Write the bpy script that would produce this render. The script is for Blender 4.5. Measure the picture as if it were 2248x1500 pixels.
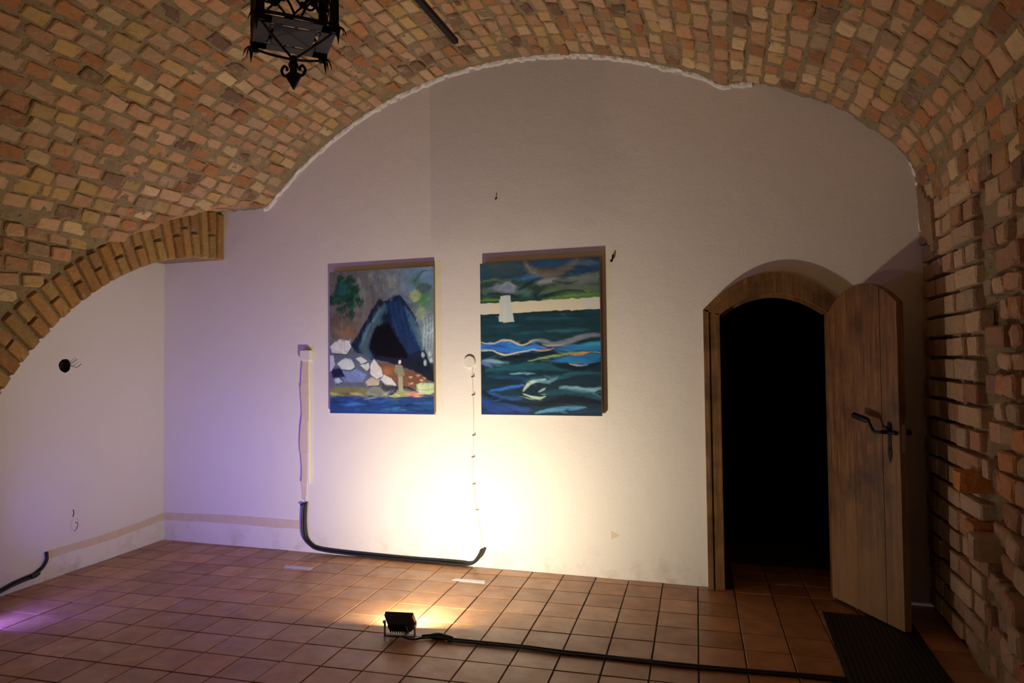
import bpy, bmesh, math, random
import numpy as np
from mathutils import Vector, Matrix
from mathutils.geometry import tessellate_polygon

for o in list(bpy.data.objects):
    bpy.data.objects.remove(o)
scene = bpy.context.scene
C = scene.collection
random.seed(11)
rng = np.random.default_rng(7)

# ------------------------------------------------------------------ camera
CAM = Vector((0.0, -4.902, 1.556))
YAW, PITCH, ROLL = math.radians(-17.897), 0.0290, -0.0114
fw = Vector((math.sin(YAW)*math.cos(PITCH), math.cos(YAW)*math.cos(PITCH), math.sin(PITCH)))
r0 = Vector((math.cos(YAW), -math.sin(YAW), 0))
u0 = r0.cross(fw)
rt = r0*math.cos(ROLL) + u0*math.sin(ROLL)
up = -r0*math.sin(ROLL) + u0*math.cos(ROLL)
cd = bpy.data.cameras.new('camera')
cd.sensor_width = 36.0
cd.lens = 1503.17*36.0/2248.0
cd.clip_start, cd.clip_end = 0.05, 60
cam = bpy.data.objects.new('camera', cd)
C.objects.link(cam)
cam.matrix_world = Matrix(((rt.x, up.x, -fw.x, CAM.x), (rt.y, up.y, -fw.y, CAM.y), (rt.z, up.z, -fw.z, CAM.z), (0, 0, 0, 1)))
scene.camera = cam

# ------------------------------------------------------------------ world, lamps, exposure
w = bpy.data.worlds.new('world')
scene.world = w
w.use_nodes = True
w.node_tree.nodes['Background'].inputs[0].default_value = (1.0, 0.78, 0.55, 1)
w.node_tree.nodes['Background'].inputs[1].default_value = 0.0
vs = scene.view_settings
vs.view_transform = 'Standard'
vs.look = 'None'
vs.exposure = 0.0
vs.gamma = 1.0
vs.use_curve_mapping = False


def area_lamp(name, loc, aim, sx, sy, power, col, spread=180):
    l = bpy.data.lights.new(name, 'AREA')
    l.shape = 'RECTANGLE'
    l.size, l.size_y = sx, sy
    l.energy = power
    l.color = col
    l.spread = math.radians(spread)
    o = bpy.data.objects.new(name, l)
    C.objects.link(o)
    d = Vector(aim)
    o.matrix_world = Matrix.Translation(loc) @ d.to_track_quat('-Z', 'Y').to_matrix().to_4x4()
    return o


LAMP_MAIN = Vector((-1.843, -1.335, 0.0))
LAMP_AIM = Vector((-0.12, math.cos(math.radians(41)), math.sin(math.radians(41)))).normalized()
PURPLE = Vector((-4.36, -2.06, 0.0))
PURPLE_AIM = Vector((0.42, 0.80, 0.38)).normalized()
BACKLAMP = Vector((-2.3, -6.3, 0.0))
BACK_AIM = Vector((0.10, 0.82, 0.55)).normalized()
MAIN_W, PURPLE_W, BACK_W = 42.0, 9.5, 8.0
WARM = (1.0, 0.855, 0.60)

# ------------------------------------------------------------------ materials
def mat(name):
    m = bpy.data.materials.new(name)
    m.use_nodes = True
    nt = m.node_tree
    return m, nt, nt.nodes['Principled BSDF']


def N(nt, t, **kw):
    n = nt.nodes.new(t)
    for k, v in kw.items():
        if k.startswith('i_'):
            key = k[2:]
            n.inputs[int(key) if key.isdigit() else key.replace('_', ' ')].default_value = v
        else:
            setattr(n, k, v)
    return n


def coords(nt, kind='Object'):
    return N(nt, 'ShaderNodeTexCoord').outputs[kind]


def world_pos(nt):
    return N(nt, 'ShaderNodeNewGeometry').outputs['Position']


def noise(nt, vec, scale, detail=4, rough=0.55):
    n = N(nt, 'ShaderNodeTexNoise')
    n.inputs['Scale'].default_value = scale
    n.inputs['Detail'].default_value = detail
    n.inputs['Roughness'].default_value = rough
    nt.links.new(vec, n.inputs['Vector'])
    return n.outputs['Fac']


def ramp(nt, fac, stops):
    r = N(nt, 'ShaderNodeValToRGB')
    el = r.color_ramp.elements
    while len(el) < len(stops):
        el.new(0.5)
    for e, (p, c) in zip(el, stops):
        e.position = p
        e.color = (c, c, c, 1) if isinstance(c, (int, float)) else (*c, 1)
    nt.links.new(fac, r.inputs[0])
    return r.outputs[0]


def mixc(nt, fac, a, b, mode='MIX'):
    m = N(nt, 'ShaderNodeMix', data_type='RGBA', blend_type=mode)
    for sock, v in ((m.inputs[0], fac), (m.inputs[6], a), (m.inputs[7], b)):
        if isinstance(v, (int, float)):
            sock.default_value = v
        elif isinstance(v, tuple):
            sock.default_value = (*v, 1)
        else:
            nt.links.new(v, sock)
    return m.outputs[2]


def bump(nt, p, height, strength, dist):
    b = N(nt, 'ShaderNodeBump')
    b.inputs['Strength'].default_value = strength
    b.inputs['Distance'].default_value = dist
    nt.links.new(height, b.inputs['Height'])
    nt.links.new(b.outputs[0], p.inputs['Normal'])


def math_node(nt, op, a, b=None):
    m = N(nt, 'ShaderNodeMath', operation=op)
    for i, v in enumerate((a, b)):
        if v is None:
            continue
        if isinstance(v, (int, float)):
            m.inputs[i].default_value = v
        else:
            nt.links.new(v, m.inputs[i])
    return m.outputs[0]


def plain(name, col, rough=0.5, metal=0.0, bumpscale=None, vary=0.12):
    m, nt, p = mat(name)
    v = world_pos(nt)
    n = noise(nt, v, 14, 5)
    a = tuple(c*(1-vary) for c in col)
    b = tuple(min(1, c*(1+vary)) for c in col)
    nt.links.new(mixc(nt, n, a, b), p.inputs['Base Color'])
    p.inputs['Roughness'].default_value = rough
    p.inputs['Metallic'].default_value = metal
    if bumpscale:
        bump(nt, p, noise(nt, v, bumpscale, 5), 0.5, 0.004)
    return m


def plaster(name):
    m, nt, p = mat(name)
    v = world_pos(nt)
    sep = N(nt, 'ShaderNodeSeparateXYZ')
    nt.links.new(v, sep.inputs[0])
    big = noise(nt, v, 1.3, 4)
    col = mixc(nt, big, (0.80, 0.77, 0.72), (0.86, 0.84, 0.80))
    # greyer, slightly darker patch high on the wall
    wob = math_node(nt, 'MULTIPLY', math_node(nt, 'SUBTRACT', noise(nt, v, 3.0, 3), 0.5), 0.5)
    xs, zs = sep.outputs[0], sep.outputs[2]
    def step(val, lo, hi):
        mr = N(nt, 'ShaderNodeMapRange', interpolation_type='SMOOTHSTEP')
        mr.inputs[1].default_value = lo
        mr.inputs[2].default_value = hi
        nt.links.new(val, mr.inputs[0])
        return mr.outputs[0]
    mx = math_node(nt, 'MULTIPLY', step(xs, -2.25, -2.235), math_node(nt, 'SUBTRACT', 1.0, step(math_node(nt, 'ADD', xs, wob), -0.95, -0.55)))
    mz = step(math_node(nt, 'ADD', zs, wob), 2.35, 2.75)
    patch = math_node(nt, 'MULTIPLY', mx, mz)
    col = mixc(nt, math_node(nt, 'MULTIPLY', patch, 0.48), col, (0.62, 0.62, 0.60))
    # rising-damp dirt near the floor
    low = math_node(nt, 'SUBTRACT', 1.0, step(zs, 0.02, 0.26))
    dn = ramp(nt, noise(nt, v, 5.5, 6, 0.65), [(0.50, 0.0), (0.72, 1.0)])
    col = mixc(nt, math_node(nt, 'MULTIPLY', math_node(nt, 'MULTIPLY', low, dn), 0.5), col, (0.42, 0.34, 0.24))
    # small scuffs and filled dowel holes
    vor = N(nt, 'ShaderNodeTexVoronoi')
    vor.inputs['Scale'].default_value = 3.1
    nt.links.new(v, vor.inputs['Vector'])
    spot = ramp(nt, vor.outputs['Distance'], [(0.0, 1.0), (0.022, 0.9), (0.03, 0.0)])
    col = mixc(nt, math_node(nt, 'MULTIPLY', spot, 0.35), col, (0.55, 0.5, 0.42))
    nt.links.new(col, p.inputs['Base Color'])
    p.inputs['Roughness'].default_value = 0.75
    p.inputs['Specular IOR Level'].default_value = 0.25
    h = math_node(nt, 'ADD', math_node(nt, 'MULTIPLY', noise(nt, v, 7, 3), 1.0), math_node(nt, 'MULTIPLY', noise(nt, v, 48, 5, 0.6), 0.22))
    bump(nt, p, h, 0.28, 0.014)
    return m


def brick_mat(name, per_object):
    m, nt, p = mat(name)
    v = world_pos(nt)
    if per_object:
        base = N(nt, 'ShaderNodeObjectInfo').outputs['Color']
    else:
        base = N(nt, 'ShaderNodeVertexColor', layer_name='Col').outputs['Color']
    n1 = noise(nt, v, 26, 5, 0.6)
    c = mixc(nt, 0.55, base, ramp(nt, n1, [(0.25, 0.45), (0.5, 0.95), (0.75, 1.35)]), 'MULTIPLY')
    c = mixc(nt, 0.5, c, base)
    lime = ramp(nt, noise(nt, v, 11, 6, 0.68), [(0.54, 0.0), (0.70, 0.75)])
    c = mixc(nt, lime, c, (0.50, 0.42, 0.30))
    soot = ramp(nt, noise(nt, v, 37, 4, 0.6), [(0.66, 0.0), (0.76, 0.55)])
    c = mixc(nt, soot, c, (0.08, 0.055, 0.04))
    nt.links.new(c, p.inputs['Base Color'])
    p.inputs['Roughness'].default_value = 0.88
    p.inputs['Specular IOR Level'].default_value = 0.2
    h = math_node(nt, 'ADD', noise(nt, v, 30, 5, 0.65), math_node(nt, 'MULTIPLY', noise(nt, v, 120, 3), 0.35))
    bump(nt, p, h, 0.85, 0.012)
    return m


def mortar_mat():
    m, nt, p = mat('lime_mortar')
    v = world_pos(nt)
    c = mixc(nt, noise(nt, v, 17, 6, 0.65), (0.30, 0.225, 0.125), (0.50, 0.39, 0.235))
    crack = ramp(nt, noise(nt, v, 44, 4, 0.6), [(0.30, 0.8), (0.42, 0.0)])
    c = mixc(nt, crack, c, (0.09, 0.065, 0.04))
    nt.links.new(c, p.inputs['Base Color'])
    p.inputs['Roughness'].default_value = 0.95
    p.inputs['Specular IOR Level'].default_value = 0.15
    h = math_node(nt, 'ADD', noise(nt, v, 34, 6, 0.7), math_node(nt, 'MULTIPLY', noise(nt, v, 130, 3), 0.4))
    bump(nt, p, h, 1.0, 0.018)
    return m


def tile_mat(name, per_object):
    m, nt, p = mat(name)
    v = world_pos(nt)
    base = N(nt, 'ShaderNodeObjectInfo').outputs['Color'] if per_object else N(nt, 'ShaderNodeVertexColor', layer_name='Col').outputs['Color']
    c = mixc(nt, 0.6, base, ramp(nt, noise(nt, v, 8, 6, 0.62), [(0.3, 0.6), (0.7, 1.3)]), 'MULTIPLY')
    dark = ramp(nt, noise(nt, v, 38, 4, 0.6), [(0.68, 0.0), (0.8, 0.55)])
    c = mixc(nt, dark, c, (0.06, 0.035, 0.02))
    nt.links.new(c, p.inputs['Base Color'])
    rr = ramp(nt, noise(nt, v, 5, 5, 0.6), [(0.3, 0.28), (0.7, 0.50)])
    nt.links.new(rr, p.inputs['Roughness'])
    p.inputs['Specular IOR Level'].default_value = 0.5
    bump(nt, p, noise(nt, v, 16, 4), 0.25, 0.006)
    return m


def wood_mat(name, dark, light, grain=60, low_col=None):
    m, nt, p = mat(name)
    v = world_pos(nt)
    mp = N(nt, 'ShaderNodeMapping')
    mp.inputs['Scale'].default_value = (1, 1, 0.06)
    nt.links.new(v, mp.inputs[0])
    g = noise(nt, mp.outputs[0], grain, 6, 0.6)
    c = mixc(nt, ramp(nt, g, [(0.3, 0.0), (0.7, 1.0)]), dark, light)
    blot = ramp(nt, noise(nt, v, 4.5, 5, 0.6), [(0.45, 0.0), (0.7, 0.75)])
    c = mixc(nt, blot, c, tuple(q*0.45 for q in dark))
    if low_col:
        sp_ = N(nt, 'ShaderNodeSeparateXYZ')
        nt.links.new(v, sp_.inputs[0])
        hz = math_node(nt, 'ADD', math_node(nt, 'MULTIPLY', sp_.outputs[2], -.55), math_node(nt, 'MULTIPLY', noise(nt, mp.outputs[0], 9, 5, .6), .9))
        c = mixc(nt, ramp(nt, hz, [(0.0, 0.0), (.45, .85)]), c, low_col)  # blends to a paler, yellower tone towards the bottom, broken by noise
    nt.links.new(c, p.inputs['Base Color'])
    p.inputs['Roughness'].default_value = 0.55
    bump(nt, p, g, 0.35, 0.004)
    return m


def attr_mat(name, rough=0.5):
    m, nt, p = mat(name)
    nt.links.new(N(nt, 'ShaderNodeVertexColor', layer_name='Col').outputs['Color'], p.inputs['Base Color'])
    p.inputs['Roughness'].default_value = rough
    p.inputs['Specular IOR Level'].default_value = 0.3
    bump(nt, p, noise(nt, world_pos(nt), 160, 3), 0.15, 0.002)
    return m


def emit_mat(name, col, strength):
    m, nt, p = mat(name)
    p.inputs['Base Color'].default_value = (*col, 1)
    p.inputs['Emission Color'].default_value = (*col, 1)
    p.inputs['Emission Strength'].default_value = strength
    n = noise(nt, coords(nt), 9, 2)
    nt.links.new(mixc(nt, n, col, tuple(min(1, c*1.04) for c in col)), p.inputs['Emission Color'])
    return m


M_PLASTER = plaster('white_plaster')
M_LIP = plain('lime_plaster_edge', (0.86, 0.83, 0.76), 0.85, bumpscale=45)
M_BRICK = brick_mat('old_brick', True)
M_BRICKS = brick_mat('old_brick_field', False)
M_MORTAR = mortar_mat()
M_TILE = tile_mat('terracotta_tile', True)
M_TILES = tile_mat('terracotta_tile_field', False)
M_GROUT = plain('tile_grout', (0.075, 0.055, 0.04), 0.95, bumpscale=60, vary=0.4)
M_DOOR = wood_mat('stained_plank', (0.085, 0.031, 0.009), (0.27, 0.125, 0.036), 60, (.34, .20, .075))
M_FRAME = wood_mat('frame_oak', (0.12, 0.055, 0.016), (0.31, 0.16, 0.05), 45)
M_IRON = plain('wrought_iron', (0.016, 0.014, 0.014), 0.55, 0.6, bumpscale=90)
M_SHEET = plain('blackened_sheet', (0.026, 0.022, 0.021), 0.6, 0.1, bumpscale=30, vary=0.35)
M_BLACK = plain('black_rubber', (0.012, 0.012, 0.013), 0.45)
M_MAT = plain('ribbed_rubber', (0.010, 0.010, 0.010), 0.6)
M_WHITEPL = plain('white_plastic', (0.80, 0.78, 0.72), 0.4, vary=0.04)
M_TAPE = plain('masking_tape', (0.73, 0.61, 0.45), 0.6, bumpscale=25, vary=0.10)
M_PAPER = plain('white_tape', (0.86, 0.86, 0.90), 0.5, vary=0.03)
M_PAPER_GLOW = plain('white_tape_painted_glow', (0.55, 0.58, 0.97), 0.5, vary=0.03)  # white tape; its blue glow under the violet lamp is put into the colour
M_ART = attr_mat('oil_paint', 0.45)
M_CANVAS = plain('raw_canvas', (0.40, 0.27, 0.17), 0.8, vary=0.1)
M_ALU = plain('cast_housing', (0.035, 0.034, 0.033), 0.45, 0.4)
M_STEEL = plain('bracket_steel', (0.30, 0.29, 0.27), 0.35, 0.9)
M_GLASS_W = emit_mat('lit_lamp_glass', (1.0, 0.90, 0.72), 34.0)
M_GLASS_P = emit_mat('lit_violet_glass', (0.17, 0.08, 1.0), 26.0)
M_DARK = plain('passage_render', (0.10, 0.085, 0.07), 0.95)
M_HOLE = plain('socket_box', (0.02, 0.016, 0.02), 0.8)

# ------------------------------------------------------------------ mesh helpers
def link(name, me, m, parent=None):
    o = bpy.data.objects.new(name, me)
    if m is not None and not me.materials:
        me.materials.append(m)
    C.objects.link(o)
    if parent is not None:
        o.parent = parent
    return o


def from_py(name, verts, faces, m, parent=None, smooth=False):
    me = bpy.data.meshes.new(name)
    me.from_pydata([tuple(v) for v in verts], [], [tuple(f) for f in faces])
    me.update()
    if smooth:
        me.polygons.foreach_set('use_smooth', [True]*len(me.polygons))
    return link(name, me, m, parent)


def from_bm(name, bm, m, parent=None, smooth=False):
    me = bpy.data.meshes.new(name)
    bmesh.ops.recalc_face_normals(bm, faces=bm.faces[:])
    bm.to_mesh(me)
    bm.free()
    if smooth:
        me.polygons.foreach_set('use_smooth', [True]*len(me.polygons))
    return link(name, me, m, parent)


def empty(name, loc=(0, 0, 0)):
    o = bpy.data.objects.new(name, None)
    o.empty_display_size = 0.05
    C.objects.link(o)
    o.location = loc
    return o


def tag(o, label, cat=None, group=None, kind=None):
    if label:
        o['label'] = label
    if cat:
        o['category'] = cat
    if group:
        o['group'] = group
    if kind:
        o['kind'] = kind
    return o


def box(bm, c, s, R=None, bev=0.0):
    r = bmesh.ops.create_cube(bm, size=1.0)
    vs_ = r['verts']
    bmesh.ops.scale(bm, vec=Vector(s), verts=vs_)
    if bev:
        ed = list({e for v in vs_ for e in v.link_edges})
        rr = bmesh.ops.bevel(bm, geom=ed, offset=bev, segments=2, affect='EDGES', profile=0.6)
        vs_ = list({v for f in rr['faces'] for v in f.verts} | {v for v in vs_ if v.is_valid})
    if R is not None:
        bmesh.ops.transform(bm, matrix=R.to_4x4(), verts=vs_)
    bmesh.ops.translate(bm, vec=Vector(c), verts=vs_)
    return vs_


def catmull(pts, per=8):
    P = [Vector(p) for p in pts]
    P = [P[0]*2-P[1]] + P + [P[-1]*2-P[-2]]
    out = []
    for i in range(1, len(P)-2):
        a, b, c, d = P[i-1:i+3]
        for k in range(per):
            t = k/per
            out.append(0.5*((2*b)+(c-a)*t+(2*a-5*b+4*c-d)*t*t+(3*b-a-3*c+d)*t**3))
    out.append(P[-2])
    return out


def tube(bm, pts, r, n=8, smooth=6):
    P = catmull(pts, smooth) if smooth > 1 else [Vector(p) for p in pts]
    rings = []
    prev = None
    for i, p in enumerate(P):
        t = (P[min(i+1, len(P)-1)] - P[max(i-1, 0)]).normalized()
        if prev is None:
            a = Vector((0, 0, 1)) if abs(t.z) < 0.9 else Vector((1, 0, 0))
            nrm = t.cross(a).normalized()
        else:
            nrm = (prev - t*prev.dot(t)).normalized()
        prev = nrm
        b = t.cross(nrm)
        rad = r(i/(len(P)-1)) if callable(r) else r
        rings.append([bm.verts.new(p + (nrm*math.cos(2*math.pi*k/n)+b*math.sin(2*math.pi*k/n))*rad) for k in range(n)])
    for a, b in zip(rings[:-1], rings[1:]):
        for k in range(n):
            bm.faces.new((a[k], a[(k+1) % n], b[(k+1) % n], b[k]))
    bm.faces.new(rings[0][::-1])
    bm.faces.new(rings[-1])


def tube_obj(name, pts, r, m, parent=None, n=8, smooth=6):
    bm = bmesh.new()
    tube(bm, pts, r, n, smooth)
    return from_bm(name, bm, m, parent, smooth=True)


def prism(name, poly, axis_fn, depth, m, parent=None, holes=()):
    """solid from a 2D polygon with holes; axis_fn(u, v, d) -> 3D point"""
    bm = bmesh.new()
    loops = [list(poly)]+[list(h) for h in holes]
    flat = [p for l in loops for p in l]
    a = [bm.verts.new(axis_fn(u, v, 0.0)) for u, v in flat]
    b = [bm.verts.new(axis_fn(u, v, depth)) for u, v in flat]
    for t in tessellate_polygon([[Vector((u, v, 0)) for u, v in l] for l in loops]):
        try:
            bm.faces.new([a[i] for i in t])
            bm.faces.new([b[i] for i in t][::-1])
        except ValueError:
            pass
    off = 0
    for l in loops:
        n = len(l)
        for i in range(n):
            j = (i+1) % n
            bm.faces.new((a[off+i], b[off+i], b[off+j], a[off+j]))
        off += n
    return from_bm(name, bm, m, parent)


# smooth value noise on arrays
_perm = rng.random((64, 64, 64))


def vnoise(x, y, z=0.0):
    x, y, z = np.broadcast_arrays(np.asarray(x, float), np.asarray(y, float), np.asarray(z, float))
    xi, yi, zi = np.floor(x).astype(int), np.floor(y).astype(int), np.floor(z).astype(int)
    fx, fy, fz = x-xi, y-yi, z-zi
    fx, fy, fz = fx*fx*(3-2*fx), fy*fy*(3-2*fy), fz*fz*(3-2*fz)
    def g(a, b, c):
        return _perm[(xi+a) % 64, (yi+b) % 64, (zi+c) % 64]
    c00 = g(0, 0, 0)*(1-fx)+g(1, 0, 0)*fx
    c10 = g(0, 1, 0)*(1-fx)+g(1, 1, 0)*fx
    c01 = g(0, 0, 1)*(1-fx)+g(1, 0, 1)*fx
    c11 = g(0, 1, 1)*(1-fx)+g(1, 1, 1)*fx
    return (c00*(1-fy)+c10*fy)*(1-fz)+(c01*(1-fy)+c11*fy)*fz


def fbm(x, y, z=0.0, o=4):
    s, a, t = 0, 0.5, 0
    for k in range(o):
        s = s+a*vnoise(x*2**k+17*k, y*2**k+5*k, np.asarray(z)*2**k+3*k)
        t += a
        a *= 0.5
    return s/t


# ------------------------------------------------------------------ the vault surface
YF = -8.0                              # rear end of the room
XR = 1.14                              # right wall plane
def xf(y):                             # face plane of the arch on the left side
    return -4.228 - 0.07*y


prof = [(-1.55+3.0*math.cos(a), 0.846+3.0*math.sin(a)) for a in np.radians(np.linspace(158, 75, 60))]
prof += [(-.611, 3.691), (-.389, 3.609), (-.15, 3.52), (.1, 3.44), (.35, 3.35), (.579, 3.247), (.714, 3.16), (.846, 3.048), (.975, 2.945), (1.063, 2.832), (1.12, 2.70), (1.138, 2.55), (XR, 2.38)]
prof = np.array(prof)
seg = np.r_[0, np.cumsum(np.linalg.norm(np.diff(prof, axis=0), axis=1))]
SMAX = seg[-1]
EY = np.array([-8.0, -2.6, -2.009, -1.868, -1.716, -1.431, -1.186, -1.021, -.846, -.507, -.348, -.121, 0.2])
EZ = np.array([0.0, 0.9, 1.80, 1.931, 2.064, 2.265, 2.435, 2.53, 2.631, 2.785, 2.841, 2.878, 2.89])


def edge_z(y):                         # where vault or spandrel meets the arch ring
    return np.interp(y, EY, EZ)


def vault_xz(s, y):
    x = np.interp(s, seg, prof[:, 0])
    z = np.interp(s, seg, prof[:, 1])
    L = edge_z(y)
    k = 0.03
    d = z-L
    left = 1/(1+np.exp((x+2.6)*6))
    zl = 0.5*(z+L+np.sqrt(d*d+k*k))
    z = np.where(left > 0.01, z*(1-left)+zl*left, z)
    z = z - 0.05*np.exp(-((x+0.04)/0.10)**2)*np.exp(np.minimum(y, 0)/0.2)
    z = z + 0.012*np.exp(-((x-0.22)/0.10)**2)*np.exp(np.minimum(y, 0)/0.2)
    return x, z


def vault_pt(s, y):
    x, z = vault_xz(s, y)
    return np.stack(np.broadcast_arrays(x, y, z), -1)


def vault_frame(s, y):
    p = vault_pt(s, y)
    ts = vault_pt(s+0.02, y)-vault_pt(s-0.02, y)
    ts = ts/np.linalg.norm(ts, axis=-1, keepdims=True)
    ty = vault_pt(s, y+0.02)-vault_pt(s, y-0.02)
    ty = ty/np.linalg.norm(ty, axis=-1, keepdims=True)
    n = np.cross(ts, ty)
    n = n/np.linalg.norm(n, axis=-1, keepdims=True)
    ts = np.cross(ty, n)
    return p, ty, ts, n


mid = vault_frame(np.array([3.2]), np.array([-2.0]))
NSIGN = -1.0 if mid[3][0, 2] > 0 else 1.0     # make the normal point into the room

# brick shapes: eight-sided, chamfered, uneven
def brick_shape(seed, hump=1.0, crisp=False):
    r = random.Random(seed)
    cx = r.choice([.06, .10, .16, .26]) if not crisp else .05
    base = [(-.5+cx*.5, -.5), (.5-cx*.5, -.5), (.5, -.5+cx), (.5, .5-cx), (.5-cx*.5, .5), (-.5+cx*.5, .5), (-.5, .5-cx), (-.5, -.5+cx)]
    j = .25 if crisp else 1.0
    base = [(a+r.uniform(-.05, .05)*j, b+r.uniform(-.09, .09)*j) for a, b in base]
    i1, i2 = (.955, .93) if crisp else (.90, .84)
    ins = [(a*i1+r.uniform(-.02, .02)*j, b*i2+r.uniform(-.03, .03)*j) for a, b in base]
    V = [(a, b, -1.0) for a, b in base]
    V += [(a, b, -0.10+r.uniform(-.05, .04)) for a, b in base]
    V += [(a, b, 0.04+r.uniform(-.05, .07)*hump) for a, b in ins]
    V += [(r.uniform(-.1, .1), r.uniform(-.1, .1), 0.08+r.uniform(-.06, .08)*hump)]
    F = []
    for i in range(8):
        j = (i+1) % 8
        F += [(i, j, 8+j, 8+i), (8+i, 8+j, 16+j, 16+i), (16+i, 16+j, 24)]
    return np.array(V), F


NV = 30
NC = 12
SHAPES = [brick_shape(100+i) for i in range(NV)]+[brick_shape(200+i, .7, True) for i in range(NC)]
BMESH = []
for i, (v, f) in enumerate(SHAPES):
    me = bpy.data.meshes.new('brick')
    me.from_pydata([tuple(a) for a in v], [], f)
    me.update()
    me.materials.append(M_BRICK)
    BMESH.append(me)
PAL = [((.50, .315, .215), 30), ((.47, .265, .165), 22), ((.50, .33, .16), 16), ((.42, .20, .10), 10), ((.40, .28, .20), 10), ((.33, .165, .10), 7), ((.22, .135, .10), 5), ((.56, .40, .26), 10)]
PALC = [c for c, k in PAL for _ in range(k)]


def brick_col(r=random):
    c = r.choice(PALC)
    f = r.uniform(.98, 1.42)
    return (min(1, c[0]*f), min(1, c[1]*f), c[2]*f*.84)


def shade(c, lo, hi):
    f = random.uniform(lo, hi)
    return tuple(min(1, q*f) for q in c)


def frame_matrix(p, ex, ey, ez, L, W, D, rot=0.0):
    ex, ey, ez = Vector(ex), Vector(ey), Vector(ez)
    M = Matrix(((ex.x, ey.x, ez.x, p[0]), (ex.y, ey.y, ez.y, p[1]), (ex.z, ey.z, ez.z, p[2]), (0, 0, 0, 1)))
    return M @ Matrix.Rotation(rot, 4, 'Z') @ Matrix.Diagonal((L, W, D, 1))


def add_brick(parent, M, col, crisp=False, name='brick'):
    o = bpy.data.objects.new(name, BMESH[NV+random.randrange(NC) if crisp else random.randrange(NV)])
    C.objects.link(o)
    o.parent = parent
    o.matrix_basis = M
    o.color = (*col, 1)
    return o


def brick_field(name, items, parent, m=None):
    """many bricks joined into one part; items = (matrix, colour)"""
    V, F, K = [], [], []
    off = 0
    for M, col in items:
        v, f = SHAPES[random.randrange(NV)]
        A = np.array(M)
        V.append(v@A[:3, :3].T+A[:3, 3])
        F += [tuple(a+off for a in q) for q in f]
        K.append(np.tile([*col, 1.0], (len(v), 1)))
        off += len(v)
    o = from_py(name, np.concatenate(V), F, m or M_BRICKS, parent)
    ca = o.data.color_attributes.new('Col', 'FLOAT_COLOR', 'POINT')
    ca.data.foreach_set('color', np.concatenate(K).astype(np.float32).ravel())
    o['kind'] = 'stuff'
    return o


def px_of(p):
    d = Vector(p)-CAM
    z = d.dot(fw)
    if z < 0.1:
        return None
    return (1124+1503.17*d.dot(rt)/z, 750-1503.17*d.dot(up)/z, z)


# ------------------------------------------------------------------ ceiling
def grid_mesh(name, S, Y, fn, m, parent=None):
    ss, yy = np.meshgrid(S, Y, indexing='ij')
    P = fn(ss, yy).reshape(-1, 3)
    ny = len(Y)
    idx = np.arange(len(S)*ny).reshape(len(S), ny)
    q = np.stack([idx[:-1, :-1], idx[1:, :-1], idx[1:, 1:], idx[:-1, 1:]], -1).reshape(-1, 4)
    me = bpy.data.meshes.new(name)
    me.from_pydata(P.tolist(), [], q.tolist())
    me.update()
    me.polygons.foreach_set('use_smooth', [True]*len(me.polygons))
    return link(name, me, m, parent)


def mortar_off(P):
    n = fbm(P[..., 0]*19, P[..., 1]*19, P[..., 2]*19, 3)
    b = fbm(P[..., 0]*2.2, P[..., 1]*2.2, P[..., 2]*2.2, 2)
    return -0.009+0.034*(n-0.5)+0.010*(b-0.5)


def vault_fn(ss, yy):
    p, ty, ts, n = vault_frame(ss, yy)
    n = n*NSIGN
    x_end = xf(yy)
    q = p+n*mortar_off(p)[..., None]
    return q


SV = np.arange(0.0, SMAX+0.001, 0.016)
YV = np.r_[np.arange(0.06, -3.4, -0.016), np.arange(-3.45, YF-0.05, -0.06)]
ceiling = grid_mesh('ceiling', SV, YV, vault_fn, M_MORTAR)
tag(ceiling, 'exposed brick barrel vault with lime mortar joints spanning the cellar room', kind='structure')

cands = []
course = 0
s = 0.06
while s < SMAX-0.02:
    frac = s/SMAX
    pitch = 0.098+0.022*max(0, (frac-0.5)/0.5)+random.uniform(-.004, .004)
    y = 0.03-random.uniform(0, .15)
    while y > YF+0.2:
        L = random.choice([0.135, 0.13, 0.14, 0.125, 0.15, 0.17])
        yc = y-L/2
        y -= L+random.uniform(.016, .028)
        if yc > -0.012-L*0.42:
            continue
        sj = s+random.uniform(-.007, .007)+0.02*(fbm(yc*1.4, s*0.7, 0, 2)-0.5)
        x, z = vault_xz(np.array(sj), np.array(yc))
        if x < xf(yc)+0.012:
            continue
        cands.append((sj, yc, L, pitch))
    s += pitch
sa = np.array([c[0] for c in cands])
ya = np.array([c[1] for c in cands])
P_, TY, TS, NN = vault_frame(sa, ya)
NN = NN*NSIGN
items = []
for i, (sj, yc, L, pitch) in enumerate(cands):
    n = Vector(NN[i])
    ex = Vector(TY[i])
    ey = n.cross(ex)
    lift = random.uniform(-.009, .003)
    W = pitch-random.uniform(.010, .026)
    M = frame_matrix(Vector(P_[i])+n*lift, ex, ey, n, L, W, 0.05, random.uniform(-.07, .07))
    p2 = px_of(P_[i])
    area = 0
    if p2 and -20 < p2[0] < 2268 and -20 < p2[1] < 900:
        v = (CAM-Vector(P_[i]))
        area = L*W*max(0, n.dot(v.normalized()))/v.length**2
    items.append((area, M, brick_col()))
items.sort(key=lambda t: -t[0])
for a, M, col in items[:300]:
    add_brick(ceiling, M, col)
brick_field('brick_field', [(M, col) for a, M, col in items[300:]], ceiling)

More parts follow.
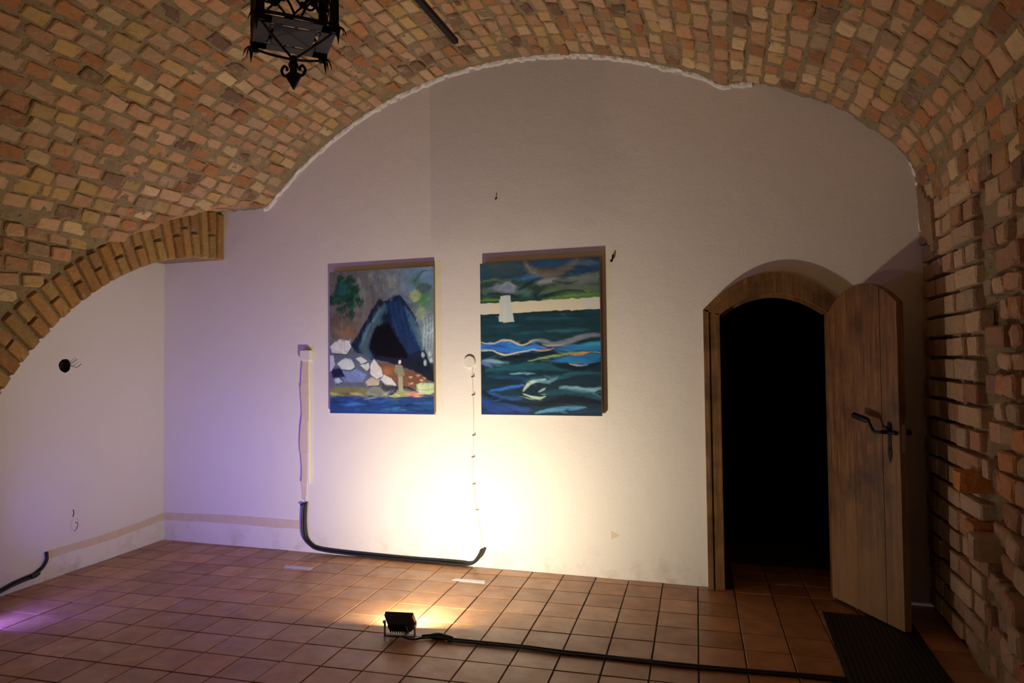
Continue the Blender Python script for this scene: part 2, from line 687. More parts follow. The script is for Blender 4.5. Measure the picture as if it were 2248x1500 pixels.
# ------------------------------------------------------------------ wall_right (brick, lower part of the vault flank)
def rw_fn(zz, yy):
    P = np.stack([np.full_like(zz, XR), yy, zz], -1)
    n = fbm(yy*16, zz*16, 3.3, 3)
    b = fbm(yy*3.0+9, zz*3.0, 1.1, 3)
    t = np.clip((-yy-1.0)/0.35, 0, 1)*np.clip((2.2-zz)/0.5, 0.25, 1)
    off = 0.036*(1-t)+t*0.075-0.030*(n-0.5)-t*0.11*(b-0.42)
    low = np.clip((0.45-zz)/0.35, 0, 1)*np.clip((-yy-0.5)/0.4, 0, 1)
    off = off-0.035*low
    off = off+0.085*np.exp(-((yy+1.13)/0.085)**2)*np.clip((zz-0.4)/0.2, 0, 1)*np.clip((2.25-zz)/0.2, 0, 1)
    P[..., 0] += off
    return P


ZV = np.arange(2.44, -0.02, -0.016)
YW = np.r_[np.arange(0.06, -2.4, -0.016), np.arange(-2.45, YF-0.05, -0.08)]
wall_right = grid_mesh('wall_right', ZV, YW, rw_fn, M_MORTAR)
tag(wall_right, 'rough exposed brick side wall with toothed and broken bricks behind the door leaf', kind='structure')
IN = Vector((-1, 0, 0))
rw_items = []
row_z = [0.03, .14, .25, .366, .49, .608, .737, .845, .96, 1.07, 1.19, 1.31, 1.425, 1.55, 1.665, 1.785, 1.905, 2.02, 2.13, 2.24, 2.35, 2.45]
WPAL = [(.44, .30, .19), (.46, .31, .18), (.42, .25, .15), (.40, .29, .20), (.48, .34, .22), (.36, .20, .12)]
for k in range(len(row_z)-1):
    z0, z1 = row_z[k], row_z[k+1]
    zc, h = (z0+z1)/2, (z1-z0)-0.020
    y = -0.02
    even = k % 2 == 0
    first = True
    while y > -1.02:
        L = 0.35 if even else 0.165
        if even and first:
            L = 0.27
        elif first:
            L = 0.27
        L *= random.uniform(.95, 1.05)
        if random.random() < .2 and even and not first:
            L = 0.17
        first = False
        if y-L < -1.14:
            L = max(.1, 1.06+y) if even else 0.0
        if L < 0.09:
            break
        yc = y-L/2
        col = shade(random.choice(WPAL), .98, 1.38)
        M = frame_matrix(Vector((XR+random.uniform(-.012, .010), yc, zc)), (0, 1, 0), (0, 0, 1), IN, L-0.012, h, 0.06, random.uniform(-.02, .02))
        rw_items.append((yc, M, col))
        y -= L+random.uniform(.006, .016)
# broken rubble zone towards the viewer
z = 0.06
row = 0
while z < 2.42:
    h = random.uniform(.085, .125)
    y = -1.02-random.uniform(0, .1) if row % 2 else -1.22-random.uniform(0, .06)
    while y > -3.0:
        L = random.uniform(.10, .22)
        yc = y-L/2
        skip = random.random() < .06 and z > .35
        if not skip:
            t = min(1, max(0, (-yc-1.15)/.3))
            b = float(fbm(yc*3.0+9, (z+h/2)*3.0, 1.1, 3))
            dx = 0.020-0.09*t*(b-0.42)-random.uniform(-.022, .040)*t
            if z < .45:
                dx -= .02
            col = shade(random.choice(WPAL+[(.46, .22, .10), (.24, .14, .10)]), .90, 1.40)
            Rv = Matrix.Rotation(random.uniform(-.16, .16)*t, 3, 'Z')
            nrm = Rv @ IN
            ex = Rv @ Vector((0, 1, 0))
            M = frame_matrix(Vector((XR+dx, yc, z+h/2)), ex, ex.cross(nrm)*-1, nrm, L, h-0.012, 0.07, random.uniform(-.10, .10)*t)
            rw_items.append((yc, M, col))
        y -= L+random.uniform(.008, .03)
    z += h+random.uniform(.004, .016)
    row += 1
# one broken brick sticking out with a fresh orange face, two more stubs below it
for yc, zc, L, h, dx, col in ((-.955, .935, .12, .10, -.085, (.62, .24, .06)), (-1.0, .70, .13, .10, -.05, (.50, .22, .08)), (-1.14, .66, .12, .11, -.085, (.50, .36, .25))):
    rw_items.append((yc, frame_matrix(Vector((XR+dx, yc, zc)), (0, 1, 0), (0, 0, 1), IN, L, h, 0.16, .03), col))
# bricks on edge under the springing in the far corner
for k in range(5):
    yc = -.05-.075*k
    M = frame_matrix(Vector((XR-.012-.004*k, yc, 2.50-.045*k)), (0, .18, 1), (0, -1, .18), IN, .30, .055, .05, 0)
    rw_items.append((yc, M, (.34, .22, .12)))
rw_items.sort(key=lambda t: -t[0])
for yc, M, col in rw_items[:280]:
    add_brick(wall_right, M, col, yc > -1.16)
if len(rw_items) > 280:
    brick_field('brick_field', [(M, col) for yc, M, col in rw_items[280:]], wall_right)

# ------------------------------------------------------------------ wall_back
def top_z(x):
    ss = np.interp(x, prof[:, 0], seg)
    return float(vault_xz(np.array(ss), np.array(0.0))[1])


DX0, DX1, DZ, DTOP = -0.165, 0.665, 1.855, 2.075      # masonry opening behind the door frame
arch_pts = []
for k in range(17):
    u = k/16
    x = DX0+(DX1-DX0)*u
    arch_pts.append((x, DZ+(DTOP-DZ)*(1-(2*u-1)**2)))
outline = [(-5.0, -0.02), (DX0, -0.02)]+arch_pts+[(DX1, -0.02), (XR+.12, -0.02), (XR+.12, 2.5)]
for x in np.linspace(1.12, -3.95, 90):
    outline.append((float(x), top_z(float(x))+0.05))
outline += [(-4.05, 2.93), (-5.0, 2.93)]
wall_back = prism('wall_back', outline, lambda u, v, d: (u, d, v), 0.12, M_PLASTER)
tag(wall_back, 'white plastered end wall under the brick vault, holding both paintings', kind='structure')

# ragged lime fillet where plaster meets vault
V, F = [], []
xs = np.linspace(-3.80, 0.16, 420)
for i, x in enumerate(xs):
    z = top_z(float(x))
    n1 = float(fbm(x*23, 1.3, 0, 3))-.5
    n2 = float(fbm(x*41, 7.7, 0, 3))-.5
    wd = max(0.004, 0.024+0.035*n1+(-.03 if n2 > .17 else 0))
    dp = max(0.003, 0.020+0.030*n2)
    V += [(x, 0.002, z-wd), (x, -0.006-dp*.35, z-wd*.45), (x, -dp, z+.004+.012*n1), (x, -dp*.6, z+.05), (x, 0.01, z+.05)]
    if i:
        a, b = 5*(i-1), 5*i
        for k in range(4):
            F.append((a+k, b+k, b+k+1, a+k+1))
trim_3 = tag(from_py('trim_3', V, F, M_LIP), 'ragged white plaster edge where the end wall meets the brick vault', kind='structure')
V, F = [], []
zs = np.linspace(2.30, 2.80, 60)
for i, z in enumerate(zs):
    n1 = float(fbm(z*29, 4.3, 0, 3))-.5
    x = XR+.012-max(0, (z-2.62))*.22
    wd = 0.020+0.03*n1
    V += [(x-wd, 0.002, z), (x-wd*.5, -0.010-.01*n1, z), (x+.02, -0.016, z), (x+.03, 0.01, z)]
    if i:
        a, b = 4*(i-1), 4*i
        for k in range(3):
            F.append((a+k, b+k, b+k+1, a+k+1))
tag(from_py('trim_4', V, F, M_LIP), 'ragged white plaster edge in the far corner above the door leaf', kind='structure')

# ------------------------------------------------------------------ wall_left (back of the arched recess) with an open wiring hole
LD = Vector((0.07, -1.0, 0)).normalized()          # along the wall, towards the viewer
LN = Vector((1.0, 0.07, 0)).normalized()           # into the room
LO = Vector((-4.874, 0, 0))
def lw(t, z, d=0.0):
    return LO+LD*t+LN*d+Vector((0, 0, z))


hole_c = (1.022, 1.562)
circ = []
for k in range(19):
    a = math.pi/2+2*math.pi*k/18
    r = .052*(1+.04*math.sin(3*a+1)+.03*math.sin(7*a))
    circ.append((hole_c[0]+r*math.cos(a), hole_c[1]+r*math.sin(a)))
wall_left = prism('wall_left', [(-0.1, -0.02), (2.6, -0.02), (2.6, 2.6), (-0.1, 2.6)], lambda u, v, d: lw(u, v, -d), .15, M_PLASTER, None, [circ[:-1]])
tag(wall_left, 'white plastered wall at the back of the arched recess on the left', kind='structure')
# cup of the hole
bm = bmesh.new()
for t0, t1, r in ((0.0, 0.0, 0),):
    ring0 = [bm.verts.new(lw(t, z, -0.002)) for t, z in circ[:-1]]
    ring1 = [bm.verts.new(lw(hole_c[0]+(t-hole_c[0])*.9, hole_c[1]+(z-hole_c[1])*.9, -0.06)) for t, z in circ[:-1]]
    for k in range(18):
        bm.faces.new((ring0[k], ring0[(k+1) % 18], ring1[(k+1) % 18], ring1[k]))
    bm.faces.new(ring1)
from_bm('socket_box', bm, M_HOLE, wall_left)
wires = tag(empty('loose_wire', lw(hole_c[0], hole_c[1], -.02)), 'two thin loose wires poking out of the round hole in the left wall', 'wire')
base = wires.location.copy()
for pts in ([(0, 0, -.03), (-.03, 0, .005), (-.075, -.012, .03), (-.11, .012, .035)], [(0, .005, -.03), (-.03, .012, .006), (-.06, .03, .02), (-.085, .05, .022)]):
    tube_obj('wire', [lw(hole_c[0]+a, hole_c[1]+b, c)-base for a, b, c in pts], .0022, M_IRON, wires, 6)
# scratches and a round filled patch on the left wall
crk = tube_obj('wall_crack', [lw(.94, .465, .0), lw(.935, .44, .0), lw(.942, .41, .0)], .0035, M_HOLE, wall_left, 5)
ringp = [lw(.925+.036*math.cos(a), .35+.045*math.sin(a), .0005) for a in np.linspace(-2.4, 2.9, 24)]
tube_obj('patch_rim', ringp, .0016, M_TAPE, wall_left, 5, 1)
tube_obj('wall_crack', [lw(.92, .365, 0), lw(.90, .35, 0), lw(.91, .31, 0), lw(.93, .30, 0)], .0026, M_HOLE, wall_left, 5)

# ------------------------------------------------------------------ trim_1: brick arch over the recess
AR, AZ = 2.40, 0.067
arch_s = []
trim_1 = None
# solid arch and spandrel body behind the facing bricks
V, F = [], []
ths = np.linspace(math.radians(-2), math.radians(88), 70)
FB = 0.66
for th in ths:
    y = -AR*math.sin(th)
    z = AZ+AR*math.cos(th)
    xa = xf(y)
    zt = max(float(edge_z(y))+.05, z+.12)
    yo = y-.0
    V += [(xa-.022, y, z+.004), (xa-FB, y, z+.004), (xa-.022, y, zt+1.2), (xa-FB, y, zt+1.2)]
for i in range(len(ths)-1):
    a, b = 4*i, 4*i+4
    F += [(a, b, b+1, a+1), (a, a+2, b+2, b), (a+1, b+1, b+3, a+3), (a+2, a+3, b+3, b+2)]
trim_1 = from_py('trim_1', V, F, M_MORTAR)
tag(trim_1, 'segmental brick arch of alternating long and halved bricks framing the left recess', kind='structure')
APAL = [(.43, .255, .135), (.46, .27, .14), (.40, .22, .115), (.44, .30, .16), (.42, .26, .17), (.47, .33, .18)]
pitch_t = .098
th = 0.012
k = 0
while th < math.radians(72):
    rad = Vector((0, -math.sin(th), math.cos(th)))
    tan = Vector((0.07*math.cos(th), -math.cos(th), -math.sin(th))).normalized()
    y0 = -AR*math.sin(th)
    tlen = .16
    while tlen < .40:
        y1 = -(AR+tlen)*math.sin(th)
        if AZ+(AR+tlen)*math.cos(th) > float(edge_z(y1))+.012:
            break
        tlen += .005
    nrm = Vector((1, .07, 0)).normalized()
    tw = .074*random.uniform(.94, 1.06)
    parts = [(0.0, tlen)] if k % 2 == 0 else [(0.0, tlen*.49), (tlen*.55, tlen)]
    if random.random() < .06 and k % 2 == 0:
        parts = [(0, tlen*.62), (tlen*.66, tlen)]
    for a, b in parts:
        rm = AR+(a+b)/2
        y = -rm*math.sin(th)
        p = Vector((xf(y)-random.uniform(-.004, .006), y, AZ+rm*math.cos(th)))
        fr = random.uniform(.85, 1.15)
        col = tuple(q*fr*k_ for q, k_ in zip(random.choice(APAL), (1.08, 1.0, .72)))
        add_brick(trim_1, frame_matrix(p, rad, tan*-1, nrm, (b-a)-.004, tw, .09, random.uniform(-.025, .025)), col, True)
    th += pitch_t/AR*random.uniform(.96, 1.04)
    k += 1
# spandrel bricks above the ring towards the viewer
sp = []
z = .95
while z < 2.52:
    y = -1.2-random.uniform(0, .1)
    while y > -3.6:
        L = random.choice([.135, .14, .15, .12])
        yc = y-L/2
        y -= L+.022
        zc = z+.035
        if zc > float(edge_z(yc))+.045 and zc > float(edge_z(yc-L/2))+.02:
            xm = xf(yc)
            ztop = 0.846+math.sqrt(max(0, 9-(xm+1.55)**2))
            if zc < ztop+.035:
                p = Vector((xm+random.uniform(-.016, -.006), yc, zc))
                sp.append(frame_matrix(p, (0.07, -1, 0), (0, 0, 1), (1, .07, 0), L, .078, .05, random.uniform(-.05, .05)))
    z += .100
for M in sp:
    add_brick(trim_1, M, brick_col())
# plain wall past the arch and rear wall, both behind the viewer
prism('wall_side', [(-2.6, -.02), (YF, -.02), (YF, 3.0), (-2.6, 3.0)], lambda u, v, d: (xf(u)-.02-d, u, v), .2, M_PLASTER)['kind'] = 'structure'
prism('wall_rear', [(-5, -.02), (2, -.02), (2, 4.2), (-5, 4.2)], lambda u, v, d: (u, YF-d, v), .2, M_PLASTER)['kind'] = 'structure'

# ------------------------------------------------------------------ floor with terracotta tiles
TSZ = .235
TA = math.atan(.0510)
T0 = Vector((-1.432, -.136, 0))
TI = Vector((math.cos(TA), math.sin(TA), 0))*TSZ
TJ = Vector((math.sin(TA), -math.cos(TA), 0))*TSZ


def tile_corner(i, j):
    return T0+TI*i+TJ*j


floor = from_py('floor', [(-5, .1, -.007), (-5, YF, -.007), (1.3, YF, -.007), (1.3, .1, -.007), (-5, .1, -.1), (-5, YF, -.1), (1.3, YF, -.1), (1.3, .1, -.1)],
                [(0, 1, 2, 3), (4, 7, 6, 5), (0, 4, 5, 1), (1, 5, 6, 2), (2, 6, 7, 3), (3, 7, 4, 0)], M_GROUT)
tag(floor, 'square terracotta tile floor with dark joints', kind='structure')


def clip_poly(poly, a, b, c):
    """keep the side where a*x+b*y<=c"""
    out = []
    for k in range(len(poly)):
        p, q = poly[k], poly[(k+1) % len(poly)]
        fp, fq = a*p[0]+b*p[1]-c, a*q[0]+b*q[1]-c
        if fp <= 0:
            out.append(p)
        if fp*fq < 0:
            t = fp/(fp-fq)
            out.append((p[0]+(q[0]-p[0])*t, p[1]+(q[1]-p[1])*t))
    return out


def tile_geo(poly, top=0.0, bot=-.012, ch=.003):
    n = len(poly)
    cx = sum(p[0] for p in poly)/n
    cy = sum(p[1] for p in poly)/n
    def ins(p):
        d = math.hypot(p[0]-cx, p[1]-cy)
        k = max(0, 1-ch/max(d, .01))
        return (cx+(p[0]-cx)*k, cy+(p[1]-cy)*k)
    V = [(p[0], p[1], bot) for p in poly]+[(p[0], p[1], top-.0022) for p in poly]+[(*ins(p), top) for p in poly]
    F = [tuple(range(2*n, 3*n))]
    for k in range(n):
        l = (k+1) % n
        F += [(k, l, n+l, n+k), (n+k, n+l, 2*n+l, 2*n+k)]
    return V, F


TILEM = []
for v in range(8):
    hw = TSZ/2-.0036
    poly = [(-hw+random.uniform(-.001, .001), -hw+random.uniform(-.001, .001)), (hw+random.uniform(-.001, .001), -hw), (hw, hw+random.uniform(-.001, .001)), (-hw, hw)]
    Vt, Ft = tile_geo(poly)
    me = bpy.data.meshes.new('tile')
    me.from_pydata(Vt, [], Ft)
    me.update()
    me.materials.append(M_TILE)
    TILEM.append(me)
TPAL = [(.46, .225, .10), (.49, .245, .115), (.43, .205, .092), (.50, .26, .13), (.465, .225, .105), (.41, .19, .088)]
tl = []
for i in range(-22, 16):
    for j in range(-3, 36):
        c = tile_corner(i+.5, j+.5)
        hw = .5-.015
        poly = [tuple(tile_corner(i+.5+a*hw, j+.5+b*hw)[:2]) for a, b in ((-1, 1), (1, 1), (1, -1), (-1, -1))]
        full = list(poly)
        # keep inside the room, or in the doorway
        door = c.x > DX0+.03 and c.x < DX1-.03 and c.y > -.13
        poly = clip_poly(poly, 1, 0, XR+.02)
        if len(poly) >= 3:
            if door:
                poly = clip_poly(poly, 0, 1, .62)
            else:
                poly = clip_poly(poly, 0, 1, -.006)
        if len(poly) >= 3:
            poly = clip_poly(poly, -1, -.07, 4.866)     # x >= -4.866-.07y
        if len(poly) >= 3:
            poly = clip_poly(poly, 0, -1, -YF-.02)
        if len(poly) < 3:
            continue
        ar = .5*abs(sum(poly[k][0]*poly[(k+1) % len(poly)][1]-poly[(k+1) % len(poly)][0]*poly[k][1] for k in range(len(poly))))
        if ar < .0006:
            continue
        p2 = px_of((c.x, c.y, 0))
        vis = p2 is not None and -60 < p2[0] < 2310 and p2[1] < 1560
        tl.append((0 if vis else 1, -p2[1] if p2 else 0, i, j, c, poly, abs(ar-(TSZ*.97)**2) < .0012))
tl.sort(key=lambda t: (t[0], t[1]))
rest = []
R0 = Matrix.Rotation(TA, 4, 'Z')
for n, (nv, _, i, j, c, poly, isfull) in enumerate(tl):
    col = shade(random.choice(TPAL), .86, 1.14)
    dz = random.uniform(-.0012, .0008)
    if nv == 0 and n < 300:
        if isfull:
            o = bpy.data.objects.new('tile', random.choice(TILEM))
            C.objects.link(o)
            o.parent = floor
            o.matrix_basis = Matrix.Translation((c.x, c.y, dz)) @ R0 @ Matrix.Rotation(random.uniform(-.004, .004), 4, 'X') @ Matrix.Rotation(random.uniform(-.004, .004), 4, 'Y')
        else:
            Vt, Ft = tile_geo(poly)
            o = from_py('tile', Vt, Ft, M_TILE, floor)
            o.location.z = dz
        o.color = (*col, 1)
    else:
        rest.append((poly, dz, col))
V, F, K = [], [], []
for poly, dz, col in rest:
    Vt, Ft = tile_geo(poly, dz)
    off = len(V)
    V += Vt
    F += [tuple(a+off for a in q) for q in Ft]
    K += [(*col, 1)]*len(Vt)
o = from_py('tile_field', V, F, M_TILES, floor)
ca = o.data.color_attributes.new('Col', 'FLOAT_COLOR', 'POINT')
ca.data.foreach_set('color', np.array(K, np.float32).ravel())
o['kind'] = 'stuff'

# ------------------------------------------------------------------ dark passage beyond the doorway
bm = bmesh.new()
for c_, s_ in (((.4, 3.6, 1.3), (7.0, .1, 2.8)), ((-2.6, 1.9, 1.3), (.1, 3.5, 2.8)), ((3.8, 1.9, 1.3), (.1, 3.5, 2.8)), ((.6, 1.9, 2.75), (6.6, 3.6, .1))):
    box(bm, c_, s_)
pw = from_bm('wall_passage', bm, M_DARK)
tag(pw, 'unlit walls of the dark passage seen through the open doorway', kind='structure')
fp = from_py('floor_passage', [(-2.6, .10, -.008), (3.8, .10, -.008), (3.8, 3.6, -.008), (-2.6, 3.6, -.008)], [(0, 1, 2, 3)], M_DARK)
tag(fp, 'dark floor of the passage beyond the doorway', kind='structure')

# ------------------------------------------------------------------ trim_2: arched wooden door frame
trim_2 = tag(empty('trim_2', (.25, 0, 0)), 'brown wooden door frame with a shallow arched head around the dark doorway', kind='structure')
FX = .25
def arch_band(name, r_out, r_in, y0, y1, m, parent):
    """r = (half width, shoulder z, top z)"""
    bm = bmesh.new()
    n = 24
    rows = []
    for k in range(n+1):
        u = -1+2*k/n
        a = [(FX+r_out[0]*u, r_out[1]+(r_out[2]-r_out[1])*(1-abs(u)**2.0)), (FX+r_in[0]*u, r_in[1]+(r_in[2]-r_in[1])*(1-abs(u)**2.0))]
        rows.append([bm.verts.new(Vector((x, y, z))-parent.location) for (x, z) in a for y in (y0, y1)])
    for p, q in zip(rows[:-1], rows[1:]):
        for a, b in ((0, 1), (1, 3), (3, 2), (2, 0)):
            bm.faces.new((p[a], p[b], q[b], q[a]))
    bm.faces.new((rows[0][0], rows[0][1], rows[0][3], rows[0][2]))
    bm.faces.new((rows[-1][0], rows[-1][1], rows[-1][3], rows[-1][2]))
    return from_bm(name, bm, m, parent)


OUT, MID, INN, LIP = (.442, 1.893, 2.128), (.402, 1.873, 2.085), (.334, 1.855, 1.990), (.345, 1.845, 1.965)
arch_band('head_casing', OUT, MID, -.055, .10, M_FRAME, trim_2)
arch_band('head_board', MID, INN, -.046, .11, M_FRAME, trim_2)
arch_band('head_lip', INN, (.322, 1.845, 1.972), .02, .12, M_FRAME, trim_2)
for s_ in (-1, 1):
    for nm, xa, xb, zt, y0, y1 in (('jamb_casing', MID[0]+.002, OUT[0], 1.895, -.055, .10), ('jamb_board', INN[0], MID[0]-.002, 1.868, -.046, .11)):
        bm = bmesh.new()
        box(bm, (s_*(xa+xb)/2, (y0+y1)/2, zt/2), (xb-xa, y1-y0, zt), bev=.003)
        from_bm(nm, bm, M_FRAME, trim_2)

# ------------------------------------------------------------------ door_1: the open leaf
HX, HY = .578, -.045
DIR = Vector((.300, -.515, 0)).normalized()
LW = .600
door_1 = empty('door_1', (HX, HY, 0))
tag(door_1, 'brown plank door leaf with rounded top standing open into the room', kind='structure')
rz = math.atan2(DIR.y, DIR.x)
door_1.rotation_euler = (0, 0, rz)
# local: +x along the leaf, +y away from its seen face is -y (towards lamp); thickness grows to +y
def leaf_top(u):
    t = u/LW
    return 1.842+.150*(1-abs(2*t-1.02)**2.0)*1.0+.02*t


cuts = [0.0, .235, .468, LW]
THK = .045
for a, b in zip(cuts[:-1], cuts[1:]):
    bm = bmesh.new()
    a2, b2 = a+(.0022 if a == .468 else .0005), b-(.0022 if b == .468 else .0005)
    us = np.linspace(a2, b2, 8)
    bot = [(a2, .022), (b2, .022)]
    poly = bot+[(float(u), leaf_top(float(u))) for u in us[::-1]]
    va = [bm.verts.new((u, 0, v)) for u, v in poly]
    vb = [bm.verts.new((u, THK, v)) for u, v in poly]
    bm.faces.new(va)
    bm.faces.new(vb[::-1])
    for k in range(len(poly)):
        l = (k+1) % len(poly)
        bm.faces.new((va[k], vb[k], vb[l], va[l]))
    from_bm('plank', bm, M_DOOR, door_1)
for zc in (.35, 1.55):
    bm = bmesh.new()
    box(bm, (LW/2, THK+.012, zc), (LW-.06, .022, .11), bev=.003)
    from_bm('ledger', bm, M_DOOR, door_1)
# latch hardware
HU, HZ = .525, 1.125
bm = bmesh.new()
poly = [(-.012, .06), (.012, .06), (.016, .03), (.011, 0), (.013, -.09), (.017, -.115), (.012, -.14), (.002, -.172), (-.010, -.14), (-.015, -.115), (-.011, -.09), (-.010, 0), (-.016, .03)]
va = [bm.verts.new((HU+u, -.004, HZ+v)) for u, v in poly]
vb = [bm.verts.new((HU+u, .001, HZ+v)) for u, v in poly]
bm.faces.new(va)
bm.faces.new(vb[::-1])
for k in range(len(poly)):
    bm.faces.new((va[k], vb[k], vb[(k+1) % len(poly)], va[(k+1) % len(poly)]))
plate = from_bm('latch_plate', bm, M_IRON, door_1)
tag(plate, 'long black iron latch plate with pointed foot')
bm = bmesh.new()
box(bm, (HU, -.006, HZ-.095), (.008, .006, .018), bev=.002)
from_bm('keyhole_cover', bm, M_IRON, plate)
hd = tube_obj('lever_handle', [(HU, .0, HZ), (HU, -.03, HZ), (HU-.01, -.055, HZ+.002), (HU-.05, -.062, HZ+.004), (HU-.075, -.064, HZ+.035), (HU-.09, -.066, HZ+.060), (HU-.14, -.068, HZ+.072), (HU-.205, -.068, HZ+.085)], lambda t: .0085+.0105*max(0, min(1, (t-.66)/.12)), M_IRON, door_1, 8)
tag(hd, 'bent black iron lever handle')
tube_obj('spindle', [(HU-.05, -.006, HZ), (HU, -.012, HZ), (HU+.06, -.010, HZ)], .011, M_IRON, door_1, 8)
tube_obj('thumb_latch', [(HU+.01, -.004, HZ+.01), (HU+.01, -.03, HZ+.03), (HU-.015, -.035, HZ+.034)], .006, M_IRON, door_1, 6)
tube_obj('knob', [(HU+.03, THK, HZ), (HU+.03, THK+.03, HZ), (HU+.03, THK+.06, HZ)], lambda t: .010+.008*t, M_IRON, door_1, 10)
bm = bmesh.new()
box(bm, (LW+.001, THK/2, HZ-.03), (.004, .022, .16), bev=.001)
lk = from_bm('lock_face', bm, M_STEEL, door_1)
tag(lk, 'narrow metal lock strip on the leaf edge')
for zc in (.32, 1.58):
    bm = bmesh.new()
    box(bm, (.02, THK+.004, zc), (.09, .005, .035), bev=.001)
    from_bm('hinge', bm, M_IRON, door_1)

# ------------------------------------------------------------------ paintings
def srgb(c):
    c = np.asarray(c, float)/255
    return np.where(c <= .04045, c/12.92, ((c+.055)/1.055)**2.4)


class Painter:
    def __init__(self, W, H, quad, light, wob=5.0, seed=1):
        v, u = np.meshgrid(np.linspace(0, 1, H), np.linspace(0, 1, W), indexing='ij')
        q = np.array(quad, float)
        P = (q[0]*(1-u)[..., None]+q[1]*u[..., None])*(1-v)[..., None]+(q[3]*(1-u)[..., None]+q[2]*u[..., None])*v[..., None]
        self.X, self.Y = P[..., 0], P[..., 1]
        s_ = seed*31.7
        self.X = self.X+wob*2*(fbm(self.X/45+s_, self.Y/45, 0, 3)-.5)
        self.Y = self.Y+wob*2*(fbm(self.X/45, self.Y/45+s_, 2.2, 3)-.5)
        self.img = np.zeros((H, W, 3))
        self.light = srgb(light)/.80
        self.s = s_

    def col(self, c):
        return np.clip(srgb(c)/self.light, 0.002, .95)

    def put(self, a, c):
        a = np.clip(a, 0, 1)[..., None]
        self.img = self.img*(1-a)+self.col(c)*a

    def poly(self, pts, c, alpha=1.0, soft=4.0):
        X, Y = self.X, self.Y
        ins = np.zeros(X.shape, bool)
        dist = np.full(X.shape, 1e9)
        n = len(pts)
        for i in range(n):
            x0, y0 = pts[i]
            x1, y1 = pts[(i+1) % n]
            if y0 != y1:
                cond = (y0 > Y) != (y1 > Y)
                ins ^= cond & (X < (x1-x0)*(Y-y0)/(y1-y0)+x0)
            dx, dy = x1-x0, y1-y0
            t = np.clip(((X-x0)*dx+(Y-y0)*dy)/(dx*dx+dy*dy+1e-9), 0, 1)
            dist = np.minimum(dist, np.hypot(X-x0-t*dx, Y-y0-t*dy))
        sd = np.where(ins, dist, -dist)
        self.put(alpha*np.clip(.5+sd/(2*soft), 0, 1), c)

    def line(self, pts, wd, c, alpha=1.0, soft=3.0, taper=True):
        P = [(p.x, p.y) for p in catmull([(a, b, 0) for a, b in pts], 6)] if len(pts) > 2 else pts
        best = np.zeros(self.X.shape)
        n = len(P)-1
        for i in range(n):
            x0, y0 = P[i]
            x1, y1 = P[i+1]
            dx, dy = x1-x0, y1-y0
            t = np.clip(((self.X-x0)*dx+(self.Y-y0)*dy)/(dx*dx+dy*dy+1e-9), 0, 1)
            d = np.hypot(self.X-x0-t*dx, self.Y-y0-t*dy)
            ww = wd*(.35+.65*math.sin(math.pi*(i+.5)/n)) if taper else wd
            best = np.maximum(best, np.clip((ww/2-d)/(2*soft)+.5, 0, 1))
        self.put(alpha*best, c)

    def ell(self, x, y, rx, ry, c, alpha=1.0, soft=.12):
        d = np.hypot((self.X-x)/rx, (self.Y-y)/ry)
        self.put(alpha*np.clip((1-d)/(2*soft)+.5, 0, 1), c)

    def blot(self, x, y, rx, ry, c, alpha=.8):
        d = ((self.X-x)/rx)**2+((self.Y-y)/ry)**2
        self.put(alpha*np.exp(-d), c)

    def restroke(self, n, ln, wd, ang, box_=None, jit=.22, alpha=.75, seed=3):
        """short brush dabs that carry the colour lying under them"""
        H, W = self.img.shape[:2]
        r = np.random.default_rng(seed)
        jj, ii = np.meshgrid(np.arange(W), np.arange(H))
        for _ in range(n):
            u, v = r.random(2)
            if box_:
                u = box_[0]+u*(box_[2]-box_[0])
                v = box_[1]+v*(box_[3]-box_[1])
            cx, cy = int(u*(W-1)), int(v*(H-1))
            a = (ang(u, v) if callable(ang) else ang)+r.normal(0, .18)
            l, w_ = ln*(.5+r.random()), wd*(.5+r.random())
            k = int(l+w_)+2
            x0, x1, y0, y1 = max(0, cx-k), min(W, cx+k+1), max(0, cy-k), min(H, cy+k+1)
            dx, dy = jj[y0:y1, x0:x1]-cx, ii[y0:y1, x0:x1]-cy
            p, q = dx*math.cos(a)+dy*math.sin(a), -dx*math.sin(a)+dy*math.cos(a)+.06*(dx*math.cos(a))**2/max(l, 1)
            m_ = np.clip(1.4-np.hypot(p/l, q/w_)*1.4, 0, 1)*alpha
            ox, oy = int(np.clip(cx+r.normal(0, 3), 0, W-1)), int(np.clip(cy+r.normal(0, 3), 0, H-1))
            c = self.img[oy, ox]*np.exp(r.normal(0, jit))*np.exp(r.normal(0, jit*.35, 3))
            sub = self.img[y0:y1, x0:x1]
            self.img[y0:y1, x0:x1] = sub*(1-m_[..., None])+c*m_[..., None]

    def grade(self, gain, sat):
        g = self.img.mean(-1, keepdims=True)
        self.img = np.clip((g+(self.img-g)*sat)*gain, .002, .95)

    def streak(self, sx, sy, amt):
        n = fbm(self.X/sx+self.s, self.Y/sy, 5, 4)
        self.img = self.img*(1+amt*2*(n-.5))[..., None]


